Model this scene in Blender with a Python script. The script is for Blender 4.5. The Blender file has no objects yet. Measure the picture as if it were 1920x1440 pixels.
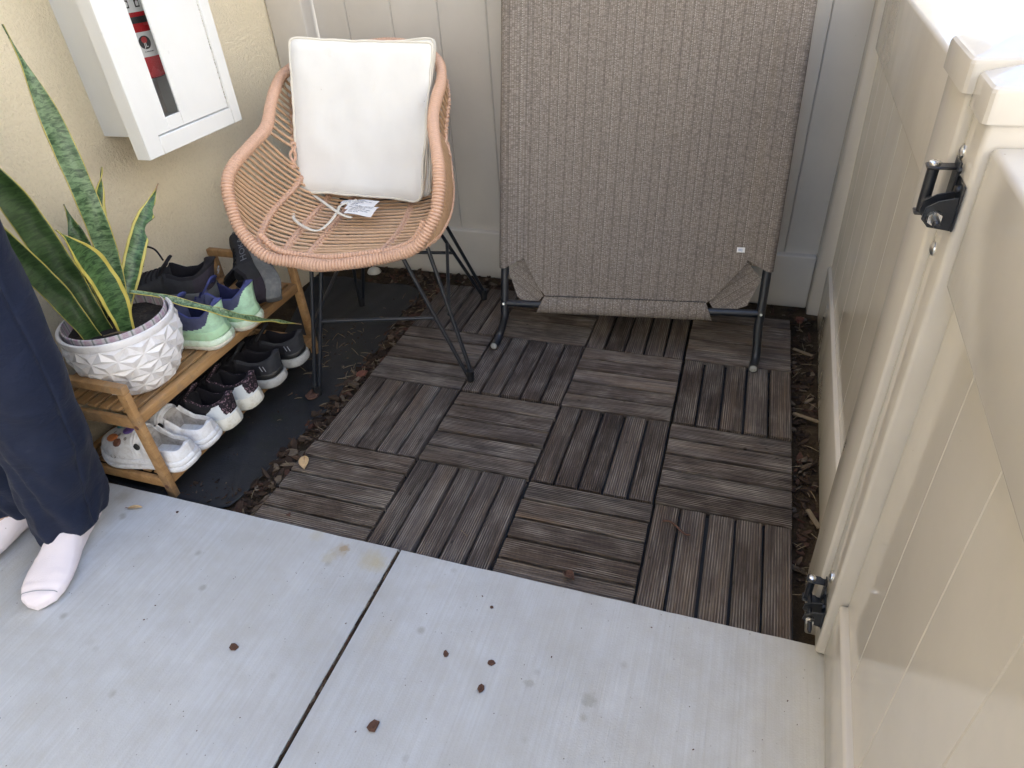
import bpy, bmesh, math, random
from mathutils import Vector, Matrix, Euler, noise as mnoise

# ------------------------------------------------------------------ camera
SC = bpy.context.scene
COL = SC.collection
cam_data = bpy.data.cameras.new("camera")
cam = bpy.data.objects.new("camera", cam_data)
COL.objects.link(cam)
cam_data.sensor_width = 36.0
cam_data.lens = 23.378
cam_data.clip_start = 0.02
cam_data.clip_end = 400.0
CX = Vector((0.948857, 0.309787, -0.060848))      # image right
CY = Vector((-0.136902, 0.577415, 0.804891))      # image up
CZ = Vector((0.284479, -0.755396, 0.590295))      # backwards
cam.matrix_world = Matrix(((CX.x, CY.x, CZ.x, -0.2166), (CX.y, CY.y, CZ.y, -0.8079),
                           (CX.z, CY.z, CZ.z, 1.1548), (0, 0, 0, 1)))
SC.camera = cam

# ------------------------------------------------------------------ sky, sun, exposure
SUN_ELEV = math.radians(57.0)
SUN_AZ = Vector((-0.76, 0.65, 0.0)).normalized()    # horizontal direction towards the sun
world = bpy.data.worlds.new("World")
SC.world = world
world.use_nodes = True
wn = world.node_tree.nodes
wl = world.node_tree.links
wn.clear()
w_out = wn.new("ShaderNodeOutputWorld")
w_bg = wn.new("ShaderNodeBackground")
w_sky = wn.new("ShaderNodeTexSky")
w_sky.sky_type = 'NISHITA'
w_sky.sun_disc = False
w_sky.sun_elevation = SUN_ELEV
w_sky.sun_rotation = math.atan2(SUN_AZ.x, SUN_AZ.y)
w_sky.air_density = 1.0
w_sky.dust_density = 0.5
w_sky.ozone_density = 2.2
w_bg.inputs["Strength"].default_value = 0.15
wl.new(w_sky.outputs[0], w_bg.inputs[0])
wl.new(w_bg.outputs[0], w_out.inputs[0])

sun_data = bpy.data.lights.new("sun", 'SUN')
sun_data.energy = 5.0
sun_data.angle = math.radians(0.53)
sun_data.color = (1.0, 0.93, 0.82)
sun = bpy.data.objects.new("sun", sun_data)
COL.objects.link(sun)
sun_dir = (SUN_AZ * math.cos(SUN_ELEV) + Vector((0, 0, math.sin(SUN_ELEV)))).normalized()
sun.rotation_euler = sun_dir.to_track_quat('Z', 'Y').to_euler()
sun.location = (-6, 3, 9)

SC.view_settings.view_transform = 'Standard'
SC.view_settings.look = 'None'
SC.view_settings.exposure = 2.08
SC.view_settings.gamma = 1.0
SC.view_settings.use_curve_mapping = False
SC.render.engine = 'CYCLES'
SC.cycles.use_denoising = True
SC.cycles.max_bounces = 7
SC.cycles.diffuse_bounces = 4
SC.cycles.sample_clamp_indirect = 8.0
rnd = random.Random(11)

# ------------------------------------------------------------------ helpers: objects
def link(o, parent=None):
    COL.objects.link(o)
    if parent is not None:
        o.parent = parent
    return o

def tag(o, label=None, cat=None, group=None, kind=None):
    if label: o["label"] = label
    if cat: o["category"] = cat
    if group: o["group"] = group
    if kind: o["kind"] = kind
    return o

def empty(name, loc=(0, 0, 0), rot=(0, 0, 0), parent=None):
    o = bpy.data.objects.new(name, None)
    o.empty_display_size = 0.05
    o.location = loc
    o.rotation_euler = rot
    return link(o, parent)

class MB:
    """collects faces for one mesh"""
    def __init__(s):
        s.v = []; s.f = []; s.m = []; s.uv = None
    def add(s, verts, faces, mi=0):
        b = len(s.v)
        s.v += [tuple(q) for q in verts]
        s.f += [tuple(i + b for i in f) for f in faces]
        s.m += [mi] * len(faces)
        return s
    def box(s, lo, hi, bev=0.0, seg=1, mi=0, M=None):
        bm = bmesh.new()
        bmesh.ops.create_cube(bm, size=1.0)
        c = [(a + b) / 2 for a, b in zip(lo, hi)]
        d = [b - a for a, b in zip(lo, hi)]
        for v in bm.verts:
            v.co = Vector((v.co.x * d[0] + c[0], v.co.y * d[1] + c[1], v.co.z * d[2] + c[2]))
        if bev > 0:
            bmesh.ops.bevel(bm, geom=list(bm.edges), offset=min(bev, min(d) * 0.45), segments=seg, profile=0.5, affect='EDGES')
        if M is not None:
            bmesh.ops.transform(bm, matrix=M, verts=bm.verts)
        bm.verts.index_update()
        s.add([v.co.copy() for v in bm.verts], [[v.index for v in f.verts] for f in bm.faces], mi)
        bm.free()
        return s
    def tube(s, pts, rad, seg=8, closed=False, caps=True, mi=0, up=None, flat=1.0):
        pts = [Vector(q) for q in pts]
        n = len(pts)
        rads = rad if isinstance(rad, (list, tuple)) else [rad] * n
        T = []
        for i in range(n):
            if closed: d = pts[(i + 1) % n] - pts[i - 1]
            else: d = pts[min(i + 1, n - 1)] - pts[max(i - 1, 0)]
            T.append(d.normalized() if d.length > 1e-9 else Vector((0, 0, 1)))
        a = Vector(up) if up else (Vector((0, 0, 1)) if abs(T[0].z) < 0.9 else Vector((1, 0, 0)))
        N = (a - T[0] * a.dot(T[0])).normalized()
        vs = []; fs = []
        for i in range(n):
            N = (N - T[i] * N.dot(T[i]))
            N = N.normalized() if N.length > 1e-6 else T[i].orthogonal().normalized()
            B = T[i].cross(N)
            for k in range(seg):
                t = 2 * math.pi * k / seg
                vs.append(pts[i] + (N * math.cos(t) * flat + B * math.sin(t)) * rads[i])
        m = n if closed else n - 1
        for i in range(m):
            j = (i + 1) % n
            for k in range(seg):
                l = (k + 1) % seg
                fs.append((i * seg + k, i * seg + l, j * seg + l, j * seg + k))
        if caps and not closed:
            fs.append(tuple(range(seg - 1, -1, -1)))
            fs.append(tuple((n - 1) * seg + k for k in range(seg)))
        return s.add(vs, fs, mi)
    def lathe(s, prof, seg=24, c=(0, 0, 0), mi=0, M=None):
        vs = []; fs = []
        for r, z in prof:
            for k in range(seg):
                t = 2 * math.pi * k / seg
                q = Vector((c[0] + r * math.cos(t), c[1] + r * math.sin(t), c[2] + z))
                vs.append(M @ q if M is not None else q)
        for i in range(len(prof) - 1):
            for k in range(seg):
                l = (k + 1) % seg
                fs.append((i * seg + k, i * seg + l, (i + 1) * seg + l, (i + 1) * seg + k))
        return s.add(vs, fs, mi)
    def grid(s, P, mi=0, closed_u=False):
        """P: list of rows of points"""
        nu = len(P); nv = len(P[0])
        fs = []
        for i in range(nu if closed_u else nu - 1):
            j = (i + 1) % nu
            for k in range(nv - 1):
                fs.append((i * nv + k, i * nv + k + 1, j * nv + k + 1, j * nv + k))
        return s.add([q for r in P for q in r], fs, mi)
    def poly(s, pts, mi=0):
        return s.add(pts, [tuple(range(len(pts)))], mi)
    def build(s, name, mat, parent=None, smooth=True, angle=40, uvf=None, fix=True):
        me = bpy.data.meshes.new(name)
        me.from_pydata(s.v, [], s.f)
        me.validate()
        if fix:
            bm = bmesh.new(); bm.from_mesh(me)
            bmesh.ops.recalc_face_normals(bm, faces=bm.faces)
            bm.to_mesh(me); bm.free()
        mats = mat if isinstance(mat, (list, tuple)) else [mat]
        for m in mats: me.materials.append(m)
        if len(mats) > 1:
            me.polygons.foreach_set("material_index", s.m[:len(me.polygons)])
        if smooth:
            me.polygons.foreach_set("use_smooth", [True] * len(me.polygons))
            me.set_sharp_from_angle(angle=math.radians(angle))
        if uvf:
            uv = me.uv_layers.new(name="UVMap")
            for lp in me.loops:
                uv.data[lp.index].uv = uvf(me.vertices[lp.vertex_index].co, lp.vertex_index)
        me.update()
        o = bpy.data.objects.new(name, me)
        return link(o, parent)

def inst(src, name, parent=None, loc=None, rot=None):
    o = bpy.data.objects.new(name, src.data)
    if loc is not None: o.location = loc
    if rot is not None: o.rotation_euler = rot
    return link(o, parent)

def catmull(P, n=8, closed=False):
    P = [Vector(q) for q in P]
    m = len(P); out = []
    rng = m if closed else m - 1
    for i in range(rng):
        if closed: a, b, c, d = P[i - 1], P[i], P[(i + 1) % m], P[(i + 2) % m]
        else: a, b, c, d = P[max(i - 1, 0)], P[i], P[i + 1], P[min(i + 2, m - 1)]
        for k in range(n):
            t = k / n
            out.append(0.5 * ((2 * b) + (c - a) * t + (2 * a - 5 * b + 4 * c - d) * t * t + (3 * b - a - 3 * c + d) * t ** 3))
    if not closed: out.append(P[-1].copy())
    return out

def along(C, t):
    """point at 0..1 of a dense polyline C by index"""
    x = t * (len(C) - 1); i = min(int(x), len(C) - 2)
    return C[i].lerp(C[i + 1], x - i)

def resample(C, step):
    L = [0.0]
    for a, b in zip(C, C[1:]): L.append(L[-1] + (b - a).length)
    n = max(2, int(round(L[-1] / step))); out = []; j = 0
    for i in range(n + 1):
        s = L[-1] * i / n
        while j < len(L) - 2 and L[j + 1] < s: j += 1
        d = L[j + 1] - L[j]
        out.append(C[j].lerp(C[j + 1], (s - L[j]) / d if d > 0 else 0))
    return out

def smooth01(t):
    t = max(0.0, min(1.0, t)); return t * t * (3 - 2 * t)
def interp(xs, ys, x):
    if x <= xs[0]: return ys[0]
    for i in range(len(xs) - 1):
        if x <= xs[i + 1]:
            t = (x - xs[i]) / (xs[i + 1] - xs[i]); return ys[i] + (ys[i + 1] - ys[i]) * smooth01(t) if False else ys[i] + (ys[i + 1] - ys[i]) * t
    return ys[-1]

def text_mesh(body, name, mat, size, parent=None, M=None, align='CENTER', ext=0.0004):
    cu = bpy.data.curves.new(name, 'FONT')
    cu.body = body; cu.size = size; cu.extrude = ext
    cu.align_x = align; cu.align_y = 'CENTER'; cu.resolution_u = 3
    tmp = bpy.data.objects.new(name, cu); COL.objects.link(tmp)
    dg = bpy.context.evaluated_depsgraph_get()
    me = bpy.data.meshes.new_from_object(tmp.evaluated_get(dg))
    bpy.data.objects.remove(tmp); bpy.data.curves.remove(cu)
    me.name = name
    me.materials.clear(); me.materials.append(mat)
    o = bpy.data.objects.new(name, me)
    link(o, parent)
    if M is not None: o.matrix_local = M
    return o

# ------------------------------------------------------------------ helpers: materials
class NT:
    def __init__(s, name):
        s.mat = bpy.data.materials.new(name); s.mat.use_nodes = True
        s.t = s.mat.node_tree; s.t.nodes.clear()
        s.out = s.t.nodes.new("ShaderNodeOutputMaterial")
        s.b = s.t.nodes.new("ShaderNodeBsdfPrincipled")
        s.t.links.new(s.b.outputs[0], s.out.inputs[0])
    def n(s, typ, ins=None, **kw):
        nd = s.t.nodes.new("ShaderNode" + typ)
        for k, v in kw.items(): setattr(nd, k, v)
        for k, v in (ins or {}).items(): s.set(nd, k, v)
        return nd
    def set(s, nd, k, v):
        if isinstance(v, bpy.types.NodeSocket): s.t.links.new(v, nd.inputs[k])
        elif isinstance(v, bpy.types.Node): s.t.links.new(v.outputs[0], nd.inputs[k])
        else:
            if isinstance(v, tuple) and len(v) == 3 and nd.inputs[k].type == 'RGBA': v = v + (1,)
            nd.inputs[k].default_value = v
    def p(s, **kw):
        names = dict(color="Base Color", rough="Roughness", metal="Metallic", normal="Normal", coat="Coat Weight",
                     coat_rough="Coat Roughness", spec="Specular IOR Level", trans="Transmission Weight", alpha="Alpha",
                     sub="Subsurface Weight", sheen="Sheen Weight", ior="IOR")
        for k, v in kw.items(): s.set(s.b, names[k], v)
        return s
    def coord(s, kind="Object"):
        return s.n("TexCoord").outputs[kind]
    def mapping(s, vec, scale=(1, 1, 1), loc=(0, 0, 0), rot=(0, 0, 0)):
        return s.n("Mapping", {"Vector": vec, "Scale": scale, "Location": loc, "Rotation": rot}).outputs[0]
    def noise(s, vec, scale, detail=4, rough=0.55, dist=0.0):
        return s.n("TexNoise", {"Vector": vec, "Scale": scale, "Detail": detail, "Roughness": rough, "Distortion": dist}).outputs[0]
    def voro(s, vec, scale, feature='F1', out=0):
        return s.n("TexVoronoi", {"Vector": vec, "Scale": scale}, feature=feature).outputs[out]
    def ramp(s, fac, stops, interp='LINEAR'):
        r = s.n("ValToRGB", {"Fac": fac}); cr = r.color_ramp; cr.interpolation = interp
        while len(cr.elements) < len(stops): cr.elements.new(0.5)
        for e, (pos, c) in zip(cr.elements, stops):
            e.position = pos
            e.color = (c, c, c, 1) if isinstance(c, (int, float)) else tuple(c) + (1,)
        return r.outputs[0]
    def mix(s, fac, a, b, mode='MIX'):
        m = s.n("Mix", data_type='RGBA', blend_type=mode)
        for k, v in ((0, fac), (6, a), (7, b)):
            if isinstance(v, (bpy.types.NodeSocket,)): s.t.links.new(v, m.inputs[k])
            else: m.inputs[k].default_value = (tuple(v) + (1,) if isinstance(v, tuple) and len(v) == 3 else v)
        return m.outputs[2]
    def math(s, op, a, b=None, c=None):
        m = s.n("Math", operation=op)
        for i, v in enumerate((a, b, c)):
            if v is None: continue
            if isinstance(v, bpy.types.NodeSocket): s.t.links.new(v, m.inputs[i])
            else: m.inputs[i].default_value = v
        return m.outputs[0]
    def bump(s, h, strength=0.3, dist=0.002, normal=None):
        ins = {"Height": h, "Strength": strength, "Distance": dist}
        if normal is not None: ins["Normal"] = normal
        return s.n("Bump", ins).outputs[0]
    def sep(s, vec):
        return s.n("SeparateXYZ", {"Vector": vec}).outputs
    def comb(s, x, y, z):
        return s.n("CombineXYZ", {"X": x, "Y": y, "Z": z}).outputs[0]
    def rand(s):
        return s.n("ObjectInfo").outputs["Random"]

def simple(name, color, rough=0.5, var=0.12, scale=30, metal=0.0, bump=0.0, bscale=200, spec=0.5, coat=0.0, grime=None):
    """a plain finish with slight mottling, wear in the gloss and optional fine relief"""
    m = NT(name); co = m.coord()
    nz = m.noise(co, scale, 5, 0.6)
    dark = tuple(c * (1 - var) for c in color); lite = tuple(min(1, c * (1 + var)) for c in color)
    col = m.ramp(nz, [(0.25, dark), (0.75, lite)])
    if grime:
        g = m.noise(co, grime[1], 6, 0.65)
        col = m.mix(m.ramp(g, [(grime[2], 0.0), (grime[3], 1.0)]), col, grime[0])
    rg = m.ramp(m.noise(co, scale * 1.7, 3), [(0.2, max(0.03, rough - 0.08)), (0.8, min(1, rough + 0.08))])
    m.p(color=col, rough=rg, metal=metal, spec=spec, coat=coat)
    if bump: m.p(normal=m.bump(m.noise(co, bscale, 3), bump, 0.002))
    return m.mat
# ------------------------------------------------------------------ materials
MAT = {}
def mat_stucco():
    m = NT("stucco"); co = m.coord()
    n1 = m.noise(co, 320, 3, 0.6, 0.4); n2 = m.noise(co, 125, 4, 0.62, 0.6); n3 = m.noise(co, 2.2, 4)
    col = m.ramp(n3, [(0.3, (0.86, 0.745, 0.53)), (0.7, (0.90, 0.795, 0.59))])
    col = m.mix(m.ramp(n2, [(0.30, 0.35), (0.5, 0.0)]), col, (0.70, 0.60, 0.42))
    h = m.math('ADD', m.math('MULTIPLY', n1, 0.5), m.ramp(n2, [(0.35, 0.0), (0.62, 1.0)]))
    m.p(color=col, rough=0.92, spec=0.2, normal=m.bump(h, 0.6, 0.0032))
    return m.mat
def mat_vinyl(name="vinyl", c=(0.595, 0.55, 0.485)):
    m = NT(name); co = m.coord()
    n = m.noise(co, 3.5, 5, 0.6)
    col = m.ramp(n, [(0.3, tuple(x * 0.94 for x in c)), (0.7, tuple(min(1, x * 1.05) for x in c))])
    sm = m.noise(m.mapping(co, (3, 3, 1.2)), 3.0, 6, 0.72)
    col = m.mix(m.ramp(sm, [(0.52, 0.0), (0.75, 0.16)]), col, tuple(x * 0.72 for x in c))
    spk = m.math('MULTIPLY', m.ramp(m.voro(co, 46), [(0.03, 1.0), (0.07, 0.0)]), m.ramp(m.noise(co, 9, 3), [(0.56, 0.0), (0.62, 0.55)]))
    col = m.mix(spk, col, (0.20, 0.16, 0.11))
    rg = m.ramp(m.noise(m.mapping(co, (2, 2, 1)), 2.5, 6, 0.68), [(0.3, 0.08), (0.75, 0.22)])
    m.p(color=col, rough=rg, spec=0.5, normal=m.bump(m.noise(co, 6, 2), 0.04, 0.006))
    return m.mat
def mat_concrete():
    m = NT("broom_concrete"); co = m.coord()
    big = m.noise(co, 1.7, 6, 0.62); mid = m.noise(co, 14, 6, 0.68)
    col = m.ramp(big, [(0.30, (0.545, 0.56, 0.565)), (0.70, (0.65, 0.66, 0.66))])
    col = m.mix(m.ramp(mid, [(0.35, 0.45), (0.60, 0.0)]), col, (0.48, 0.465, 0.43))
    bl = m.noise(co, 5.5, 7, 0.72, 0.5)
    col = m.mix(m.ramp(bl, [(0.50, 0.0), (0.72, 0.5)]), col, (0.50, 0.485, 0.44))
    col = m.mix(m.ramp(bl, [(0.25, 0.35), (0.45, 0.0)]), col, (0.70, 0.715, 0.72))
    # broom strokes along y
    st = m.noise(m.mapping(co, (150, 2.2, 1)), 1.0, 4, 0.7, 0.3)
    col = m.mix(m.ramp(st, [(0.30, 0.42), (0.60, 0.0)]), col, (0.46, 0.45, 0.42))
    col = m.mix(m.ramp(st, [(0.60, 0.0), (0.80, 0.35)]), col, (0.68, 0.665, 0.63))
    # blotches, drips, small pits
    sp = m.voro(m.mapping(co, (1, 1, 0.001)), 15)
    msk = m.math('MULTIPLY', m.ramp(sp, [(0.06, 1.0), (0.16, 0.0)]), m.ramp(m.noise(co, 7, 2), [(0.47, 0.0), (0.58, 0.6)]))
    col = m.mix(msk, col, (0.33, 0.315, 0.275))
    ye = m.math('MULTIPLY', m.ramp(m.voro(m.mapping(co, (1, 1, 0.001), (3, 1, 0)), 6.5), [(0.10, 1.0), (0.30, 0.0)]), m.ramp(m.noise(co, 3.1, 3), [(0.55, 0.0), (0.7, 0.4)]))
    col = m.mix(ye, col, (0.50, 0.44, 0.31))
    pit = m.voro(m.mapping(co, (1, 1, 0.001), (7, 4, 0)), 75)
    pm = m.math('MULTIPLY', m.ramp(pit, [(0.05, 1.0), (0.11, 0.0)]), m.ramp(m.noise(co, 30, 2), [(0.54, 0.0), (0.62, 1.0)]))
    col = m.mix(pm, col, (0.12, 0.10, 0.085))
    # tan tint growing towards the gate, with a ragged edge
    tan_edge = m.math('ADD', m.sep(co)[0], m.math('MULTIPLY', m.math('SUBTRACT', m.noise(m.mapping(co, (1, 0.5, 1)), 12, 5, 0.65), 0.5), 0.16))
    tan_mask = m.n("MapRange", {"Value": tan_edge, "From Min": -0.11, "From Max": 0.03, "To Min": 0.0, "To Max": 0.5}).outputs[0]
    col = m.mix(tan_mask, col, (0.60, 0.53, 0.39))
    for (px, py, r0, r1, c, amt) in ((-0.939, -0.021, 0.006, 0.014, (0.36, 0.22, 0.08), 0.75), (-0.945, -0.026, 0.014, 0.024, (0.45, 0.38, 0.27), 0.45), (-0.866, -0.032, 0.012, 0.034, (0.52, 0.44, 0.25), 0.5), (-0.842, -0.040, 0.008, 0.026, (0.52, 0.44, 0.25), 0.4), (-0.962, -0.050, 0.008, 0.020, (0.52, 0.45, 0.28), 0.4), (-1.02, 0.000, 0.010, 0.022, (0.52, 0.45, 0.28), 0.3), (-0.345, -0.205, 0.008, 0.018, (0.36, 0.35, 0.31), 0.6), (-0.455, -0.205, 0.004, 0.010, (0.38, 0.37, 0.33), 0.6), (-1.565, -0.020, 0.008, 0.030, (0.33, 0.29, 0.22), 0.5), (-1.60, -0.055, 0.008, 0.040, (0.36, 0.33, 0.28), 0.4)):
        d = m.n("VectorMath", {0: co, 1: (px, py, 0.012)}, operation='DISTANCE').outputs["Value"]
        d = m.math('ADD', d, m.math('MULTIPLY', m.math('SUBTRACT', m.noise(co, 90, 3), 0.5), 0.022))
        mp = m.n("MapRange", {"Value": d, "From Min": r0, "From Max": r1, "To Min": amt, "To Max": 0.0}).outputs[0]
        col = m.mix(mp, col, c)
    h = m.math('ADD', m.math('MULTIPLY', st, 0.7), m.math('MULTIPLY', m.noise(co, 320, 3), 0.4))
    m.p(color=col, rough=0.88, spec=0.25, normal=m.bump(h, 0.6, 0.0022))
    return m.mat
def mat_slat():
    m = NT("weathered_slat"); co = m.coord(); r = m.rand()
    off = m.comb(m.math('MULTIPLY', r, 7.3), m.math('MULTIPLY', r, 31.0), m.math('MULTIPLY', r, 3.0))
    v = m.n("VectorMath", {0: co, 1: off}, operation='ADD').outputs[0]
    grain = m.noise(m.mapping(v, (5, 150, 150)), 1.0, 5, 0.7, 0.6)
    fine = m.noise(m.mapping(v, (14, 900, 900)), 1.0, 3, 0.6)
    patch = m.noise(v, 9, 4, 0.6)
    base = m.ramp(r, [(0.0, (0.034, 0.024, 0.020)), (0.25, (0.046, 0.032, 0.025)), (0.5, (0.047, 0.038, 0.034)), (0.75, (0.062, 0.046, 0.037)), (1.0, (0.077, 0.062, 0.055))])
    lite = m.ramp(r, [(0.0, (0.098, 0.076, 0.064)), (0.25, (0.145, 0.108, 0.086)), (0.5, (0.152, 0.128, 0.115)), (0.75, (0.188, 0.147, 0.120)), (1.0, (0.228, 0.194, 0.172))])
    col = m.mix(m.ramp(grain, [(0.42, 0.0), (0.72, 0.9)]), base, lite)
    warm = m.math('MULTIPLY', m.ramp(m.noise(m.mapping(v, (3, 30, 30)), 1.0, 3), [(0.5, 0.0), (0.7, 0.5)]), m.ramp(r, [(0.3, 0.2), (0.9, 1.0)]))
    col = m.mix(warm, col, (0.20, 0.135, 0.085))
    wear = m.math('MULTIPLY', m.ramp(patch, [(0.45, 0.0), (0.7, 0.8)]), m.ramp(fine, [(0.45, 0.0), (0.65, 1.0)]))
    col = m.mix(wear, col, (0.38, 0.335, 0.285))
    # groove shade and grime put into the colour so ridges read, scuffed crests
    gy = m.math('FRACT', m.math('MULTIPLY', m.math('ADD', m.sep(co)[1], 0.02455), 1 / 0.0054556))
    groove = m.ramp(gy, [(0.0, 1.0), (0.14, 1.0), (0.28, 0.0), (0.86, 0.0), (0.98, 1.0)])
    gn = m.noise(m.mapping(v, (7, 60, 60)), 1.0, 3)
    col = m.mix(m.math('MULTIPLY', groove, m.ramp(gn, [(0.3, 0.25), (0.65, 0.85)])), col, (0.030, 0.024, 0.020))
    crest = m.ramp(gy, [(0.35, 0.0), (0.46, 1.0), (0.60, 1.0), (0.72, 0.0)])
    col = m.mix(m.math('MULTIPLY', crest, m.ramp(m.noise(m.mapping(v, (9, 40, 40), (2, 5, 1)), 1.0, 4), [(0.48, 0.0), (0.66, 0.6)])), col, (0.40, 0.36, 0.31))
    kn = m.voro(m.mapping(v, (1, 2.2, 1)), 13)
    col = m.mix(m.ramp(kn, [(0.03, 0.85), (0.09, 0.0)]), col, (0.018, 0.013, 0.010))
    m.p(color=col, rough=m.ramp(patch, [(0.3, 0.62), (0.7, 0.85)]), spec=0.3,
        normal=m.bump(m.math('ADD', m.math('MULTIPLY', grain, 0.6), fine), 0.5, 0.0012))
    return m.mat
def mat_bamboo():
    m = NT("bamboo_wood"); co = m.coord(); r = m.rand()
    v = m.n("VectorMath", {0: co, 1: m.comb(m.math('MULTIPLY', r, 5.0), r, r)}, operation='ADD').outputs[0]
    g = m.noise(m.mapping(v, (60, 8, 60)), 1.0, 5, 0.65, 0.4)
    col = m.ramp(g, [(0.25, (0.27, 0.145, 0.058)), (0.55, (0.40, 0.23, 0.098)), (0.8, (0.48, 0.30, 0.145))])
    w = m.noise(v, 16, 6, 0.7)
    col = m.mix(m.ramp(w, [(0.50, 0.0), (0.68, 0.62)]), col, (0.20, 0.155, 0.11))
    sp = m.noise(v, 130, 4, 0.7)
    col = m.mix(m.ramp(sp, [(0.64, 0.0), (0.70, 0.8)]), col, (0.05, 0.038, 0.026))
    m.p(color=col, rough=m.ramp(w, [(0.3, 0.42), (0.7, 0.8)]), spec=0.4, normal=m.bump(m.math('ADD', g, sp), 0.25, 0.0012))
    return m.mat
def mat_soil():
    m = NT("soil"); co = m.coord()
    n = m.noise(co, 26, 8, 0.75); f = m.noise(co, 190, 4, 0.7)
    col = m.ramp(n, [(0.25, (0.022, 0.015, 0.009)), (0.55, (0.065, 0.045, 0.026)), (0.8, (0.11, 0.08, 0.05))])
    col = m.mix(m.ramp(f, [(0.58, 0.0), (0.75, 0.6)]), col, (0.17, 0.125, 0.08))
    m.p(color=col, rough=0.95, spec=0.15, normal=m.bump(m.math('ADD', n, f), 0.9, 0.012))
    return m.mat
def mat_chip():
    m = NT("bark_chip"); co = m.coord()
    isl = m.n("NewGeometry").outputs["Random Per Island"]
    c = m.ramp(isl, [(0.0, (0.022, 0.014, 0.010)), (0.35, (0.048, 0.030, 0.020)), (0.6, (0.075, 0.052, 0.038)), (0.75, (0.085, 0.036, 0.024)), (0.88, (0.13, 0.098, 0.068)), (1.0, (0.20, 0.16, 0.12))])
    g = m.noise(m.mapping(co, (40, 160, 90)), 1.0, 5, 0.7)
    c = m.mix(m.ramp(g, [(0.35, 0.55), (0.65, 0.0)]), c, (0.03, 0.02, 0.014))
    m.p(color=c, rough=0.9, spec=0.2, normal=m.bump(g, 0.7, 0.003))
    return m.mat
def mat_fabric():
    m = NT("mesh_fabric"); uv = m.coord("UV"); s = m.sep(uv)
    u, v = s[0], s[1]
    # fine ribbed columns with a herringbone of short slanted weft threads
    col_u = m.math('FRACT', m.math('MULTIPLY', u, 1 / 0.0050))
    band = m.math('FLOOR', m.math('MULTIPLY', u, 1 / 0.0050))
    sgn = m.math('SUBTRACT', m.math('MULTIPLY', m.math('MODULO', band, 2.0), 2.0), 1.0)
    wob = m.math('MULTIPLY', m.noise(uv, 60, 3), 0.0035)
    ph = m.math('ADD', m.math('ADD', v, wob), m.math('MULTIPLY', m.math('MULTIPLY', sgn, m.math('ABSOLUTE', m.math('SUBTRACT', col_u, 0.5))), 0.0030))
    weft = m.math('FRACT', m.math('MULTIPLY', ph, 1 / 0.0026))
    rows = m.math('FLOOR', m.math('MULTIPLY', ph, 1 / 0.0026))
    th = m.ramp(weft, [(0.0, 0.0), (0.22, 1.0), (0.55, 1.0), (0.78, 0.0)])
    cellr = m.n("TexWhiteNoise", {"Vector": m.comb(band, rows, 0.0)}, noise_dimensions='3D').outputs[0]
    gap = m.ramp(col_u, [(0.0, 0.25), (0.12, 1.0), (0.85, 1.0), (1.0, 0.25)])
    lit = m.math('MULTIPLY', m.math('MULTIPLY', th, gap), m.math('ADD', 0.60, m.math('MULTIPLY', cellr, 0.42)))
    # wide darker stripes about 17 mm apart
    st = m.math('FRACT', m.math('MULTIPLY', m.math('ADD', u, m.math('MULTIPLY', m.noise(m.mapping(uv, (3, 0.6, 1)), 4, 2), 0.004)), 1 / 0.0245))
    stripe = m.ramp(st, [(0.0, 0.60), (0.11, 0.58), (0.18, 1.0), (0.48, 1.0), (0.53, 0.78), (0.58, 1.0), (0.88, 1.0), (1.0, 0.60)])
    light = m.ramp(cellr, [(0.0, (0.315, 0.272, 0.230)), (1.0, (0.44, 0.385, 0.328))])
    col = m.mix(m.math('MULTIPLY', lit, stripe), (0.085, 0.066, 0.052), light)
    # occasional pale warp threads
    wt = m.math('FRACT', m.math('MULTIPLY', u, 1 / 0.0490))
    pale = m.math('MULTIPLY', m.ramp(wt, [(0.0, 1.0), (0.025, 1.0), (0.04, 0.0)]), m.ramp(m.math('FRACT', m.math('MULTIPLY', v, 1 / 0.006)), [(0.4, 1.0), (0.6, 0.1)]))
    col = m.mix(m.math('MULTIPLY', pale, 0.6), col, (0.52, 0.48, 0.42))
    m.p(color=col, rough=0.75, spec=0.3, normal=m.bump(m.math('ADD', lit, 0.0), 0.5, 0.0010))
    return m.mat
def mat_cotton(name, c, grime=(0.62, 0.53, 0.38), gpos=(0.60, 0.85)):
    m = NT(name); co = m.coord()
    w = m.n("TexWave", {"Vector": co, "Scale": 330.0, "Distortion": 1.5}, bands_direction='X').outputs[1]
    w2 = m.n("TexWave", {"Vector": co, "Scale": 330.0, "Distortion": 1.5}, bands_direction='Z').outputs[1]
    n = m.noise(co, 7, 5, 0.65)
    col = m.ramp(n, [(0.3, tuple(x * 0.95 for x in c)), (0.7, c)])
    col = m.mix(m.ramp(m.noise(co, 11, 6, 0.7), [(gpos[0], 0.0), (gpos[1], 0.5)]), col, grime)
    sp = m.voro(co, 38)
    pm = m.math('MULTIPLY', m.ramp(sp, [(0.03, 0.7), (0.06, 0.0)]), m.ramp(m.noise(co, 21, 2), [(0.62, 0.0), (0.66, 1.0)]))
    col = m.mix(pm, col, (0.25, 0.22, 0.18))
    h = m.math('ADD', m.math('MULTIPLY', m.math('ADD', w, w2), 0.25), m.noise(co, 24, 4))
    m.p(color=col, rough=0.9, spec=0.15, sheen=0.15, normal=m.bump(h, 0.25, 0.003))
    return m.mat
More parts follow.
